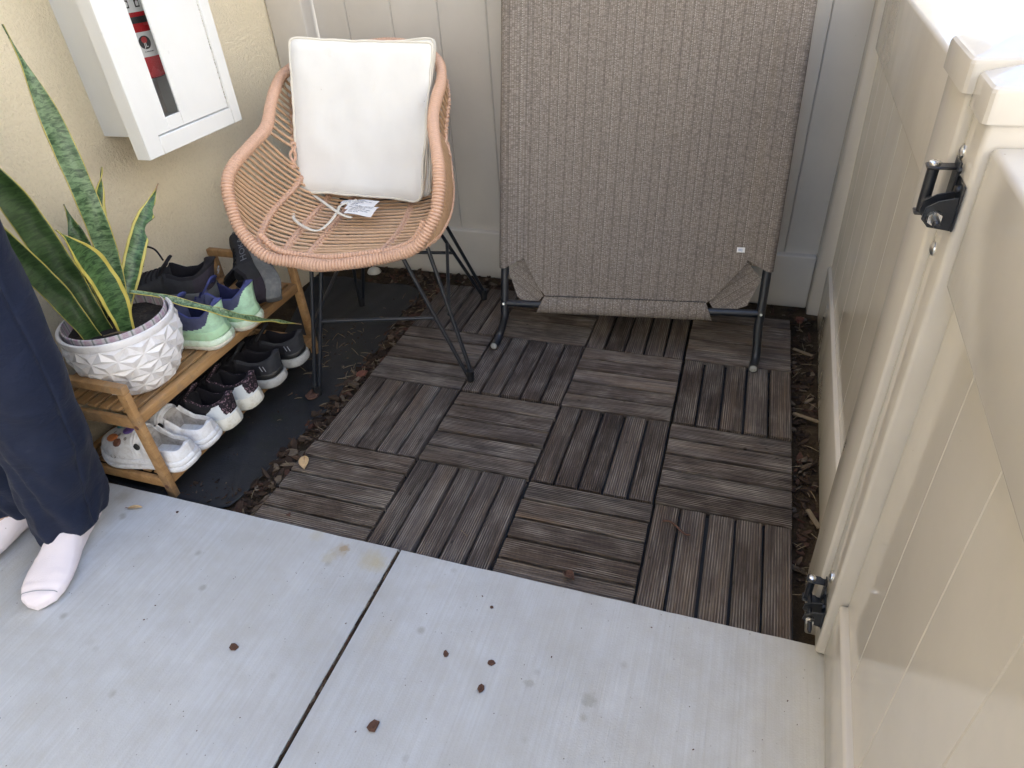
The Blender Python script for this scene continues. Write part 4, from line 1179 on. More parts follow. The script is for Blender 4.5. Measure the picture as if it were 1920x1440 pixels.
# ------------------------------------------------------------------ seat cushions standing in the chair
def cushion(name, TL, TR, BL, BR, thick, label, seedv):
    """square box cushion from its four front corners; front faces the viewer"""
    TL, TR, BL, BR = map(Vector, (TL, TR, BL, BR))
    cen = (TL + TR + BL + BR) / 4
    base = (BL + BR) / 2
    root = tag(empty(name, base), label, "cushion", "seat cushions stood in the rattan chair")
    nrm = (TR - TL).cross(TL - BL).normalized()
    if nrm.y > 0: nrm = -nrm
    n = 26
    def S(u, v, side):
        q = BL.lerp(BR, u).lerp(TL.lerp(TR, u), v)
        du = min(u, 1 - u); dv = min(v, 1 - v); d = min(du, dv)
        puff = smooth01(min(1, (d + 0.004) / 0.060)) ** 0.6
        wr = 0.0050 * mnoise.noise(Vector((u * 3.3 + seedv, v * 2.9, side * 7))) + 0.0032 * mnoise.noise(Vector((u * 9, v * 7 + seedv, side))) + 0.0035 * max(0, 1 - v / 0.30) * math.sin(u * 21 + 2 * math.sin(u * 9 + seedv)) * 0.6
        pinch = 0.0035 * mnoise.noise(Vector((u * 22, v * 22, seedv))) * (1 - puff)
        c = (q - cen).normalized()
        edge_in = 0.003 * math.sin(math.pi * u) * (1 if dv < du else 0) + 0.003 * math.sin(math.pi * v) * (1 if du <= dv else 0)
        q = q - c * (edge_in * (1 - min(1, d / 0.3)) + 0.0035 * mnoise.noise(Vector((u * 6, v * 6, seedv + 3))) * (1 - min(1, d / 0.2)))
        cr = max(0.0, 1 - math.hypot(du, dv) / 0.055)
        q = q - c * 0.007 * cr ** 1.5
        return q + nrm * (side * thick / 2 * (0.45 + 0.55 * puff) - thick / 2 + wr * puff + pinch) - base
    m = MB()
    F = [[S(i / n, j / n, 1) for j in range(n + 1)] for i in range(n + 1)]
    B = [[S(i / n, j / n, -1) for j in range(n + 1)] for i in range(n + 1)]
    m.grid(F); m.grid(B)
    def border(G): return [G[i][0] for i in range(n)] + [G[n][j] for j in range(n)] + [G[n - i][n] for i in range(n)] + [G[0][n - j] for j in range(n)]
    f, b = border(F), border(B)
    m.grid([[p_, p_.lerp(q_, 0.5) + (p_ - (cen - base)).normalized() * 0.004, q_] for p_, q_ in zip(f, b)], closed_u=True)
    m.build("cover", MAT["cotton"], root, angle=75)
    for G in (f, b):
        C = catmull(G, 2, closed=True)
        C = [q + (q - (cen - base)).normalized() * (0.0015 + 0.001 * mnoise.noise(q * 40)) for q in C]
        MB().tube(C, 0.0034, 6, closed=True).build("piping", MAT["piping"], root)
    return root, nrm, base
c1, nrm1, b1 = cushion("seat_cushion", (-1.468, 0.955, 0.876), (-1.068, 1.035, 0.847), (-1.487, 0.842, 0.478), (-1.118, 0.922, 0.438), 0.036,
                       "cream cotton seat cushion, front one with hanging ties and care tags", 1)
c2, nrm2, b2 = cushion("seat_cushion", (-1.484, 0.998, 0.838), (-1.084, 1.078, 0.852), (-1.495, 0.890, 0.468), (-1.112, 0.968, 0.436), 0.036,
                       "cream cotton seat cushion tucked behind the front one", 5)
# ties
def W2(root, *a): return Vector(a) - root.location
def ribbon(root, pts, w, name, mat, upv=(0, 0, 1)):
    C = catmull([W2(root, *q) for q in pts], 10); m = MB(); rows = []
    for i, q in enumerate(C):
        t = (C[min(i + 1, len(C) - 1)] - C[max(i - 1, 0)]).normalized()
        s_ = t.cross(Vector(upv)).normalized() * w / 2
        rows.append([q - s_ + Vector((0, 0, 0.0006)), q + Vector((0, 0, 0.0018)), q + s_ + Vector((0, 0, 0.0006))])
    m.grid(rows)
    o = m.build(name, MAT[mat], root, angle=80)
    md = o.modifiers.new("thick", 'SOLIDIFY'); md.thickness = 0.0016
    return o
TIES = [[(-1.480, 0.862, 0.470), (-1.473, 0.835, 0.464), (-1.446, 0.760, 0.455), (-1.412, 0.706, 0.452), (-1.351, 0.663, 0.450), (-1.305, 0.655, 0.446), (-1.300, 0.706, 0.446), (-1.312, 0.775, 0.450), (-1.325, 0.820, 0.452), (-1.300, 0.870, 0.452)],
        [(-1.455, 0.872, 0.462), (-1.420, 0.852, 0.456), (-1.374, 0.819, 0.454), (-1.289, 0.759, 0.452), (-1.250, 0.750, 0.448)]]
for q in TIES: ribbon(c1, q, 0.010, "tie", "piping")
ribbon(c2, [(-1.128, 0.975, 0.440), (-1.108, 0.965, 0.500), (-1.100, 0.975, 0.56), (-1.105, 1.005, 0.60)], 0.010, "tie", "piping", (1, 0, 0))
# care tags with print
def care_tag(root, o_, ux, uy, w, h, seedv):
    ux = Vector(ux).normalized(); uy = Vector(uy); uy = (uy - ux * uy.dot(ux)).normalized(); nz = ux.cross(uy)
    if nz.z < 0: nz = -nz
    o_ = W2(root, *o_)
    m = MB(); rows = []
    for i in range(7):
        a = i / 6
        rows.append([o_ + ux * (w * a) + uy * (h * b) + nz * (0.006 * math.sin(math.pi * b * 0.8 + a) + 0.002 * math.sin(5 * a)) for b in [k / 6 for k in range(7)]])
    m.grid(rows); t = m.build("care_tag", MAT["paper"], root, angle=80)
    r = random.Random(seedv); m = MB()
    for ln in range(6):
        b = 0.12 + ln * 0.135; a = 0.12
        while a < 0.85:
            wd = r.uniform(0.05, 0.16)
            q = lambda aa, bb: o_ + ux * (w * aa) + uy * (h * bb) + nz * (0.006 * math.sin(math.pi * bb * 0.8 + aa) + 0.002 * math.sin(5 * aa) + 0.0005)
            m.poly([q(a, b), q(min(0.92, a + wd), b), q(min(0.92, a + wd), b + 0.05), q(a, b + 0.05)]); a += wd + 0.03
            if r.random() < 0.2: break
    m.build("care_text", MAT["greyink"], t, smooth=False)
care_tag(c1, (-1.300, 0.868, 0.452), (0.95, 0.0, -0.02), (0.20, -0.95, -0.04), 0.080, 0.072, 3)
care_tag(c1, (-1.335, 0.868, 0.448), (0.95, -0.05, 0.0), (0.25, -0.90, -0.02), 0.055, 0.032, 4)
care_tag(c1, (-1.285, 0.822, 0.450), (0.95, 0.03, 0.0), (0.05, -0.95, 0.0), 0.085, 0.058, 6)
# ------------------------------------------------------------------ bamboo shoe rack
rack = tag(empty("shoe_rack", (-1.63, 0.38, -0.03)), "two-tier bamboo shoe rack against the stucco wall", "shoe rack")
RO = Vector((-1.63, 0.38, -0.03))
def rb(name, lo, hi, bev=0.003, rot=None):
    m = MB().box([a - b for a, b in zip(lo, RO)], [a - b for a, b in zip(hi, RO)], bev, 2)
    return m.build(name, MAT["bamboo"], rack)
XF, XB, Y0, Y1 = -1.468, -1.780, 0.046, 0.722
for y in (Y0, Y1):
    s0, s1 = y - 0.009, y + 0.009
    for x in (XF, XB + 0.024):
        lg = rb("leg", (x - 0.024, s0, -0.028), (x, s1, 0.300), 0.003)
        if x == XF and y == Y0:
            for zz in (0.205, 0.013):
                MB().tube([(x - 0.012 - RO.x, s0 - RO.y + 0.001, zz - RO.z), (x - 0.012 - RO.x, s0 - RO.y - 0.0006, zz - RO.z)], 0.0058, 12).build("peg", MAT["brown"], rack)
    rb("top_rail", (XB, s0 - 0.001, 0.3002), (XF + 0.001, s1 + 0.001, 0.323), 0.004)
    for zz in (0.196, 0.004):
        rb("end_rail", (XB + 0.0245, s0 + 0.003, zz), (XF - 0.0245, s1 - 0.003, zz + 0.030), 0.002)
for zt in (0.234, 0.038):
    rb("front_rail", (XF - 0.026, Y0 + 0.0092, zt - 0.027), (XF - 0.004, Y1 - 0.0092, zt), 0.003)
    rb("back_rail", (XB + 0.002, Y0 + 0.0092, zt - 0.027), (XB + 0.022, Y1 - 0.0092, zt), 0.003)
    ns = 26; a, b = Y0 + 0.012, Y1 - 0.012
    if zt > 0.1:
        for i in range(7):                                     # lengthwise slats of the shelf
            x0 = XB + 0.030 + i * 0.0365
            m = MB().box((x0 - RO.x, a - RO.y, zt - 0.010 - RO.z), (x0 + 0.026 - RO.x, b - RO.y, zt - 0.002 - RO.z), 0.0015)
            m.build("slat", MAT["bamboo"], rack)
    else:
        for i in range(7):
            x0 = XB + 0.030 + i * 0.0365
            m = MB().box((x0 - RO.x, a - RO.y, zt - 0.010 - RO.z), (x0 + 0.026 - RO.x, b - RO.y, zt - 0.002 - RO.z), 0.0015)
            m.build("slat", MAT["bamboo"], rack)

# ------------------------------------------------------------------ shoes
W_S = [0.0, 0.02, 0.05, 0.09, 0.15, 0.25, 0.38, 0.52, 0.66, 0.76, 0.85, 0.92, 0.97, 1.0]
W_V = [0.0, 0.0165, 0.0245, 0.0300, 0.0345, 0.0350, 0.0345, 0.0390, 0.0450, 0.0465, 0.0435, 0.0350, 0.0220, 0.0]
def outline(L, ws, n=24):
    """closed loop of (x, y) round the sole, left side then right side"""
    S = [0.5 - 0.5 * math.cos(math.pi * i / n) for i in range(n + 1)]
    lf = [(s * L, interp(W_S, W_V, s) * ws + 0.004 * math.sin(math.pi * min(1, s / 0.9)) * ws * 0) for s in S]
    return [(x, y) for x, y in lf] + [(x, -y * (1.0 + 0.05 * math.sin(math.pi * x / L))) for x, y in lf[-2:0:-1]]
def shoe(name, label, M, p):
    """p: L, ws, sh (heel, fore), top [(s, h)], open, parts {region: material}, sole layers, extras"""
    L, ws = p["L"], p["ws"]
    root = empty(name); root.matrix_world = M
    tag(root, label, p.get("cat", "shoe"), p.get("group"))
    hs = lambda s: interp([0, 0.35, 0.75, 1.0], [p["sh"][0], p["sh"][0] * 0.95, p["sh"][1], p["sh"][1] * 0.8], s)
    zb = lambda s: 0.024 * max(0, (s - 0.72) / 0.28) ** 2 + 0.010 * max(0, (0.10 - s) / 0.10) ** 2
    loop = outline(L, ws)
    # sole in layers: (fraction low, fraction high, flare, material, name)
    for (f0, f1, fl0, fl1, mat, nm) in p["sole"]:
        m = MB(); rows = []
        steps = [0, 0.12, 0.35, 0.65, 0.9, 1.0]
        for k, t in enumerate(steps):
            row = []
            for j, (x, y) in enumerate(loop):
                s = x / L; f = f0 + (f1 - f0) * t
                fl = fl0 + (fl1 - fl0) * t - (0.0016 if t in (0, 1.0) else 0) + 0.0012 * math.sin(t * math.pi)
                c = Vector((L * 0.5 if 0.15 < s < 0.85 else (L * 0.15 if s < 0.5 else L * 0.85), 0))
                d = Vector((x, y)) - c
                if 0.15 < s < 0.85: d = Vector((0, 1 if y > 0 else -1))
                d = d.normalized() if d.length > 1e-6 else Vector((1, 0))
                wob = p.get("wave", 0) * math.sin(s * 26 + k) * (1 if t < 0.5 else 0.4)
                row.append((x + d.x * fl, y + d.y * fl, zb(s) + hs(s) * f + wob))
            rows.append(row)
        m.grid([list(r_) + [r_[0]] for r_ in rows])
        m.poly(rows[0]); m.poly(rows[-1])
        m.build(nm, MAT[mat], root, angle=55)
    # upper
    NSx = 34; op = p["open"]; n = 8; flare = p.get("flare", 0.0)
    secs = []
    for i in range(NSx + 1):
        s = (i / NSx); s = s ** 1.15 if s < 1 else 1.0
        w = interp(W_S, W_V, s) * ws * 0.965; z0 = zb(s) + hs(s) - 0.003
        h = interp([a for a, b in p["top"]], [b for a, b in p["top"]], s)
        half = []
        if s < op:
            ki = [(1.0, 0.0), (1.03, 0.30), (0.98, 0.62), (0.86, 0.90), (0.78, 1.0), (0.68, 0.96), (0.62, 0.5), (0.5, 0.06), (0.0, 0.02)]
            for k, (a, b) in enumerate(ki):
                x = s * L
                if k >= 5: x = max(x, 0.014) if s < 0.08 else x
                y = w * a if k < 8 else 0.0
                if k >= 5 and s < 0.03: y = w * a * 0.6
                if k in (2, 3, 4): x -= flare * max(0, 1 - s / 0.16) * (0.3, 0.75, 1.0)[k - 2]
                half.append((x, y, z0 + h * b))
        else:
            for k in range(n + 1):
                a = k / n * math.pi / 2
                q = math.cos(a) ** 0.72 if k < n else 0.0
                half.append((s * L, w * q, z0 + h * math.sin(a) ** 0.85))
        secs.append((s, half))
    rows = []
    for s, half in secs:
        rows.append([Vector(q) for q in half] + [Vector((q[0], -q[1], q[2])) for q in half[-2::-1]])
    SUBK = 5
    dense = []
    for r_ in rows:
        c_ = catmull(r_, SUBK); dense.append(c_)
    svals = [q[0] for q in secs]; rows2 = []; s2 = []
    for i in range(NSx):
        for q in range(4):
            t = q / 4; rows2.append([a.lerp(b, t) for a, b in zip(dense[i], dense[i + 1])]); s2.append(svals[i] + (svals[i + 1] - svals[i]) * t)
    rows2.append(dense[-1]); s2.append(1.0); rows = rows2
    nv = len(rows[0]); groups = {}
    for i in range(len(rows) - 1):
        s = (s2[i] + s2[i + 1]) / 2
        for k in range(nv - 1):
            kk = min(k + 0.5, nv - 1 - k - 0.5) / SUBK
            reg = p["region"](s, kk, s < op - 0.02, rows[i][k].y >= 0)
            groups.setdefault(reg, []).append((i * nv + k, i * nv + k + 1, (i + 1) * nv + k + 1, (i + 1) * nv + k))
    flatv = [q for r_ in rows for q in r_]
    for reg, fs in groups.items():
        used = sorted({a for f in fs for a in f}); mp = {a: i for i, a in enumerate(used)}
        m = MB().add([flatv[a] for a in used], [tuple(mp[a] for a in f) for f in fs])
        o = m.build(reg, MAT[p["parts"][reg]], root, angle=70, fix=False)
    def surf(s, a):
        """point on the closed upper, a 0..pi across"""
        w = interp(W_S, W_V, s) * ws * 0.965; z0 = zb(s) + hs(s) - 0.003
        h = interp([q for q, b in p["top"]], [b for q, b in p["top"]], s)
        c = math.cos(a)
        return Vector((s * L, math.copysign(abs(c) ** 0.72, c) * w, z0 + h * math.sin(a) ** 0.85))
    if p.get("laces"):
        m = p["laces"]
        for i in range(5):
            s = op + 0.05 + i * 0.052
            pts = [surf(s + 0.012 * math.sin(t * math.pi), 0.95 + t * (math.pi - 1.9)) + Vector((0, 0, 0.0025)) for t in [k / 8 for k in range(9)]]
            MB().tube(pts, 0.0028, 6, flat=0.6).build("lace", MAT[m], root)
    if p.get("tongue"):
        m = MB(); rows = []
        for i in range(6):
            t = i / 5; s = op + 0.06 - t * 0.13
            b = surf(op + 0.06, math.pi / 2)
            rows.append([(s * L, y * 0.020 * ws, b.z + t * p["tongue"] - abs(y) ** 2 * 0.008) for y in (-1, -0.6, 0, 0.6, 1)])
        m.grid(rows); o = m.build("tongue", MAT[p["parts"].get("collar", "black_knit")], root, angle=80)
        md = o.modifiers.new("thick", 'SOLIDIFY'); md.thickness = 0.005
    return root, surf

def region_runner(s, kk, opened, left):
    if opened and kk > 4.5: return "lining"
    if opened and kk > 2.8 and s < 0.40: return "collar"
    if s < 0.17 and kk < 2.8: return "heel_counter"
    return "upper"
TOP_RUN = [(0, 0.074), (0.05, 0.070), (0.18, 0.050), (0.28, 0.050), (0.40, 0.066), (0.46, 0.064), (0.62, 0.048), (0.80, 0.036), (0.92, 0.027), (1.0, 0.010)]
def place(x, y, z, yaw=0.0, pitch=0.0, roll=0.0):
    """heel point at (x, y, z), toe towards the wall"""
    return Matrix.Translation((x, y, z)) @ Euler((roll, pitch, math.pi + yaw), 'XYZ').to_matrix().to_4x4()
SHT = 0.2345; SHL = 0.0385
# mint and indigo pair
def region_mint(s, kk, opened, left):
    if opened and kk > 4.5: return "lining"
    if opened and kk > 3.3: return "collar"
    lim = interp([0, 0.04, 0.075, 0.10, 0.20, 0.34, 0.5], [3.2, 3.1, 2.6, 1.75, 1.25, 0.8, 0.5], s)
    if kk > lim and s < 0.72: return "quarter"
    return "upper"
PM = dict(L=0.285, ws=1.15, sh=(0.048, 0.038), top=[(0, 0.082), (0.05, 0.078), (0.16, 0.050), (0.28, 0.048), (0.40, 0.070), (0.46, 0.066), (0.62, 0.048), (0.80, 0.036), (0.92, 0.027), (1.0, 0.010)], open=0.44, flare=0.012, region=region_mint, group="mint and indigo running shoes on the top shelf",
          parts=dict(upper="mint_knit", collar="indigo_knit", quarter="violet_knit", lining="navy_lining"),
          sole=[(0.0, 0.30, 0.003, 0.008, "foam_white", "outsole"), (0.30, 0.64, 0.009, 0.007, "foam_mint", "midsole"), (0.64, 1.12, 0.0045, 0.001, "foam_green", "midsole_top")],
          laces="navy_lining", tongue=0.045, wave=0.0008)
shoe("running_shoe", "mint green and indigo running shoe touching the white planter", place(-1.452, 0.372, SHT, 0.10), PM)
shoe("running_shoe", "mint green and indigo running shoe under the fallen leaf tip, farther from planter", place(-1.432, 0.478, SHT, 0.16), PM)
# dark running shoe resting on their toes
PB = dict(L=0.285, ws=1.14, sh=(0.040, 0.030), top=[(0, 0.088), (0.05, 0.082), (0.16, 0.056), (0.28, 0.052), (0.40, 0.068), (0.46, 0.064), (0.62, 0.048), (0.80, 0.036), (0.92, 0.027), (1.0, 0.010)], open=0.44, flare=0.016, region=region_runner,
          parts=dict(upper="char_knit", collar="black_knit", lining="lining", heel_counter="plum_knit"),
          sole=[(0.0, 0.14, 0.002, 0.004, "rubber", "outsole"), (0.14, 1.15, 0.006, 0.003, "foam_dark", "midsole")], laces="black_knit", tongue=0.045, wave=0.0006)
a_root, a_surf = shoe("running_shoe", "dark grey running shoe resting on the toes of the mint pair", place(-1.560, 0.492, 0.292, 0.42, -0.10, -0.10), PB)
m = MB().tube(catmull([(0.125, -0.012, 0.118), (0.140, -0.016, 0.150), (0.165, -0.010, 0.160), (0.178, 0.004, 0.140), (0.172, 0.010, 0.112)], 8), 0.0028, 6)
m.build("pull_loop", MAT["black_knit"], a_root)
def mark(root, pts, w, mat, name):
    MB().tube(pts, w, 5).build(name, MAT[mat], root)
# heel motif: a small bird-like line mark
for rr in (a_root,):
    mark(rr, [(-0.0155, -0.010, 0.098), (-0.0180, 0.0, 0.108), (-0.0155, 0.010, 0.098)], 0.0011, "greyink", "heel_mark")
    mark(rr, [(-0.0140, -0.012, 0.090), (-0.0172, 0.0, 0.094), (-0.0140, 0.012, 0.090)], 0.0011, "greyink", "heel_mark")
# dark running shoe standing on its heel against the far end of the rack
PH = dict(PB); PH.update(parts=dict(upper="char_knit", collar="black_knit", lining="lining", heel_counter="plum_knit"), sole=[(0.0, 0.14, 0.002, 0.004, "foam_worn", "outsole"), (0.14, 1.15, 0.006, 0.003, "foam_worn", "midsole")])
PH["top"] = PB["top"]
bx = Vector((-0.70, 0.52, 0.30)).normalized()          # heel to toe
bz = Vector((-0.62, -0.70, 0.12)); bz = (bz - bx * bz.dot(bx)).normalized()   # up out of the shoe
by = bz.cross(bx)
MH = Matrix((bx, by, bz)).transposed().to_4x4(); MH.translation = (-1.428, 0.598, 0.266)
h_root, h_surf = shoe("running_shoe", "charcoal running shoe with grey lettering, tipped up at the rack's far end", MH, PH)
sgn = 1 if by.x > 0 else -1
o = text_mesh("HOKA", "lettering", MAT["greyink"], 0.031, h_root)
o.data.transform(Matrix(((1, 0, 0, 0), (0, 0, -1 * sgn, 0), (0, 1, 0, 0), (0, 0, 0, 1))))
for v in o.data.vertices:
    s = 0.625 + (v.co.x * (1 if sgn < 0 else -1)) / 0.285
    frac = max(0.02, min(0.98, (v.co.z + 0.022) / 0.060))
    a = 0.10 + frac * 0.95
    a = a if sgn > 0 else math.pi - a
    q = h_surf(s, a); cdir = Vector((0, math.cos(a), math.sin(a)))
    v.co = q + cdir * 0.0012
mark(h_root, [(-0.0155, -0.010, 0.098), (-0.0180, 0.0, 0.108), (-0.0155, 0.010, 0.098)], 0.0011, "greyink", "heel_mark")
# flecked black pair with white heels
def region_fleck(s, kk, opened, left):
    if opened and kk > 4.5: return "lining"
    lim = interp([0, 0.05, 0.09, 0.16, 0.24, 0.30], [0.6, 0.8, 2.9, 2.7, 1.4, 0.2], s)
    if s < 0.30 and kk < lim and s > 0.0: return "heel_counter"
    if s < 0.13 and kk < 4.5: return "collar"
    if opened and kk > 3.2: return "collar"
    return "upper"
PF = dict(L=0.285, ws=1.08, sh=(0.036, 0.028), top=[(0, 0.070), (0.05, 0.066), (0.18, 0.048), (0.28, 0.046), (0.40, 0.062), (0.46, 0.060), (0.62, 0.046), (0.80, 0.035), (0.92, 0.027), (1.0, 0.010)], open=0.44, flare=0.006, region=region_fleck, group="black shoes with white heels on the bottom shelf",
          parts=dict(upper="black_knit", collar="fleck_knit", lining="lining", heel_counter="heel_white"),
          sole=[(0.0, 0.10, 0.001, 0.003, "rubber", "outsole"), (0.10, 1.08, 0.006, 0.001, "foam_white", "midsole")], laces="black_knit", tongue=0.04)
shoe("trainer", "flecked black trainer with white heel, next to the white clogs", place(-1.420, 0.272, SHL, 0.10), PF)
shoe("trainer", "flecked black trainer with white heel, next to the grey-soled shoe", place(-1.418, 0.368, SHL, 0.16), PF)
# black pair with thick grey soles
PG = dict(PB); PG.update(L=0.288, ws=1.14, sh=(0.040, 0.032), flare=0.006, top=[(0, 0.066), (0.05, 0.063), (0.18, 0.048), (0.28, 0.047), (0.40, 0.060), (0.46, 0.058), (0.62, 0.046), (0.80, 0.035), (0.92, 0.027), (1.0, 0.010)], group="black trainers with thick grey soles on the bottom shelf",
          parts=dict(upper="black_knit", collar="char_knit", lining="lining", heel_counter="char_knit"),
          sole=[(0.0, 0.10, 0.001, 0.003, "rubber", "outsole"), (0.10, 0.80, 0.006, 0.005, "foam_grey", "midsole"), (0.80, 1.25, 0.001, 0.000, "black_plastic", "heel_clip")])
for (x, y, yw, lab) in ((-1.412, 0.478, 0.20, "black trainer with thick grey sole, middle of the bottom shelf"), (-1.405, 0.590, 0.24, "black trainer with thick grey sole, at far end of the bottom shelf")):
    rr, sf = shoe("trainer", lab, place(x, y, SHL, yw), PG)
    for sd in (1, -1):
        mark(rr, [(0.030, sd * 0.0385, 0.062), (0.036, sd * 0.0375, 0.078)], 0.0012, "greyink", "side_bar")
        mark(rr, [(0.040, sd * 0.0395, 0.062), (0.046, sd * 0.0385, 0.078)], 0.0012, "greyink", "side_bar")

# white foam clogs with holes and charms
def region_clog(s, kk, opened, left):
    if s < 0.462 and kk > 5.6: return "footbed"
    return "shell"
PC = dict(L=0.262, ws=1.16, sh=(0.030, 0.028), top=[(0, 0.036), (0.10, 0.034), (0.28, 0.036), (0.42, 0.062), (0.50, 0.072), (0.62, 0.068), (0.78, 0.056), (0.90, 0.040), (0.96, 0.026), (1.0, 0.010)], open=0.45, flare=-0.002, region=region_clog, cat="clog", group="white clogs on the bottom shelf",
          parts=dict(shell="clog", footbed="clog_in"),
          sole=[(0.0, 0.14, 0.001, 0.003, "clog", "outsole"), (0.14, 0.62, 0.006, 0.006, "clog", "midsole"), (0.64, 1.10, 0.0045, 0.002, "clog", "sole_band")])
def clog(label, M, charms):
    rr, sf = shoe("clog", label, M, PC)
    r = random.Random(4)
    def disc(s, a, rad, mat, name, lift=0.0008, hh=0.0015, ry=1.0, seg=12):
        q = sf(s, a); e = 0.01
        t1 = (sf(s + e, a) - sf(s - e, a)).normalized(); t2 = (sf(s, a + e) - sf(s, a - e)).normalized()
        nz = t1.cross(t2).normalized()
        if nz.z < 0 and abs(a - math.pi / 2) < 1.2: nz = -nz
        c = q + nz * lift; m = MB()
        rings = [(1.0, 0.0), (0.95, hh), (0.6, hh * 1.5)]
        m.grid([[c + (t1 * math.cos(2 * math.pi * k / seg) * ry + t2 * math.sin(2 * math.pi * k / seg)) * rad * f + nz * h_ for k in range(seg + 1)] for f, h_ in rings])
        m.add([c + (t1 * math.cos(2 * math.pi * k / seg) * ry + t2 * math.sin(2 * math.pi * k / seg)) * rad * 0.6 + nz * hh * 1.5 for k in range(seg)], [tuple(range(seg))])
        return m.build(name, MAT[mat], rr)
    for s, al in ((0.60, (1.0, 1.35, 1.7, 2.05)), (0.70, (0.9, 1.3, 1.75, 2.2)), (0.80, (1.05, 1.5, 2.0))):
        for a in al: disc(s, a, 0.0046, "clog_in", "vent_hole", 0.0002, 0.0003)
    for s in (0.66, 0.76):
        for sd in (0.16, math.pi - 0.16): disc(s, sd, 0.0060, "clog_in", "side_port", 0.0002, 0.0003, 1.4)
    for sd in (0.62, math.pi - 0.62): disc(0.475, sd, 0.0085, "black_plastic", "rivet", 0.001, 0.002)
    for (s, a, rad, mat, ry) in charms: disc(s, a, rad, mat, "charm", 0.0012, 0.0035, ry, 9)
    # raised collar ridge across the vamp
    MB().tube([sf(0.50, 0.15 + (math.pi - 0.3) * k / 16) + Vector((0, 0, 0.001)) for k in range(17)], 0.0034, 6).build("ridge", MAT["clog"], rr)
    MB().tube([sf(0.535, 0.10 + (math.pi - 0.2) * k / 16) + Vector((0, 0, 0.0005)) for k in range(17)], 0.0030, 6).build("ridge", MAT["clog"], rr)
clog("white foam clog with orange and brown charms, nearest the rack leg", place(-1.432, 0.108, SHL, 0.06), [(0.66, 1.75, 0.013, "teal", 1.3), (0.76, 1.15, 0.011, "orange", 1.7), (0.68, 0.85, 0.011, "brown", 1.1), (0.60, 1.45, 0.013, "purple", 1.2), (0.78, 1.75, 0.011, "teal", 1.5)])
clog("white foam clog with olive charm and dirty footbed, behind the other clog", place(-1.432, 0.193, SHL, 0.08), [(0.76, 1.7, 0.014, "olive", 1.3), (0.66, 1.4, 0.011, "teal", 1.2)])

# ------------------------------------------------------------------ planter with snake plant
PCN = Vector((-1.572, 0.176, SHT))
pot = tag(empty("planter", PCN), "white faceted ceramic planter holding a snake plant", "planter")
def prad(t): return interp([0, 0.08, 0.3, 0.55, 0.8, 1.0], [0.074, 0.086, 0.108, 0.124, 0.130, 0.124], t)
PHT = 0.178
m = MB(); NC, NR = 14, 5
V = {}
def pv(i, j, dr=0.0, dj=0.0, di=0.0):
    t = (0.05 + (j + dj) / NR * 0.85); a = 2 * math.pi * (i + di + (0.5 if j % 2 else 0.0)) / NC
    r_ = prad(t) + dr
    return (r_ * math.cos(a), r_ * math.sin(a), t * PHT)
for j in range(NR):
    for i in range(NC):
        a0, a1 = pv(i, j), pv(i + 1, j)
        if j % 2 == 0: b0, b1 = pv(i - 1, j + 1), pv(i, j + 1)
        else: b0, b1 = pv(i, j + 1), pv(i + 1, j + 1)
        for tri in ((a0, a1, b1), (a0, b1, b0)):
            c = [sum(q[k] for q in tri) / 3 for k in range(3)]
            l = math.hypot(c[0], c[1]); f = (l + 0.0068) / l
            m.add(list(tri) + [(c[0] * f, c[1] * f, c[2])], [(0, 1, 3), (1, 2, 3), (2, 0, 3)])
top = [(prad(0.9) , 0.9 * PHT), (0.1275, 0.915 * PHT), (0.1285, 0.955 * PHT), (0.1270, 0.99 * PHT), (0.1235, PHT), (0.1190, 0.985 * PHT), (0.1165, 0.93 * PHT), (0.1150, 0.72 * PHT)]
m.lathe(top, 60)
m.lathe([(0.0, 0.001), (0.070, 0.001), (0.0745, 0.05 * PHT)], 30)
bmx = m.build("pot", MAT["ceramic"], pot, angle=22)
m = MB(); n = 64; rows = []
for i in range(n + 1):
    a = 2 * math.pi * i / n
    rows.append([(0.1135 * math.cos(a), 0.1135 * math.sin(a), z) for z in (0.150, 0.185)] + [(0.1105 * math.cos(a), 0.1105 * math.sin(a), 0.1862), (0.1090 * math.cos(a), 0.1090 * math.sin(a), 0.150)])
m.grid(rows)
m.build("nursery_pot", MAT["band"], pot, uvf=lambda co, i: ((math.atan2(co.y, co.x) / (2 * math.pi) + 0.5), co.z * 30))
m = MB()
rows = [[(0.109 * t * math.cos(2 * math.pi * k / 40), 0.109 * t * math.sin(2 * math.pi * k / 40), 0.157 + 0.005 * mnoise.noise(Vector((t * 4 * math.cos(k * 0.157), t * 4 * math.sin(k * 0.157), 1)))) for k in range(41)] for t in [i / 8 for i in range(9)]]
m.grid(rows); m.build("potting_soil", MAT["potting"], pot)

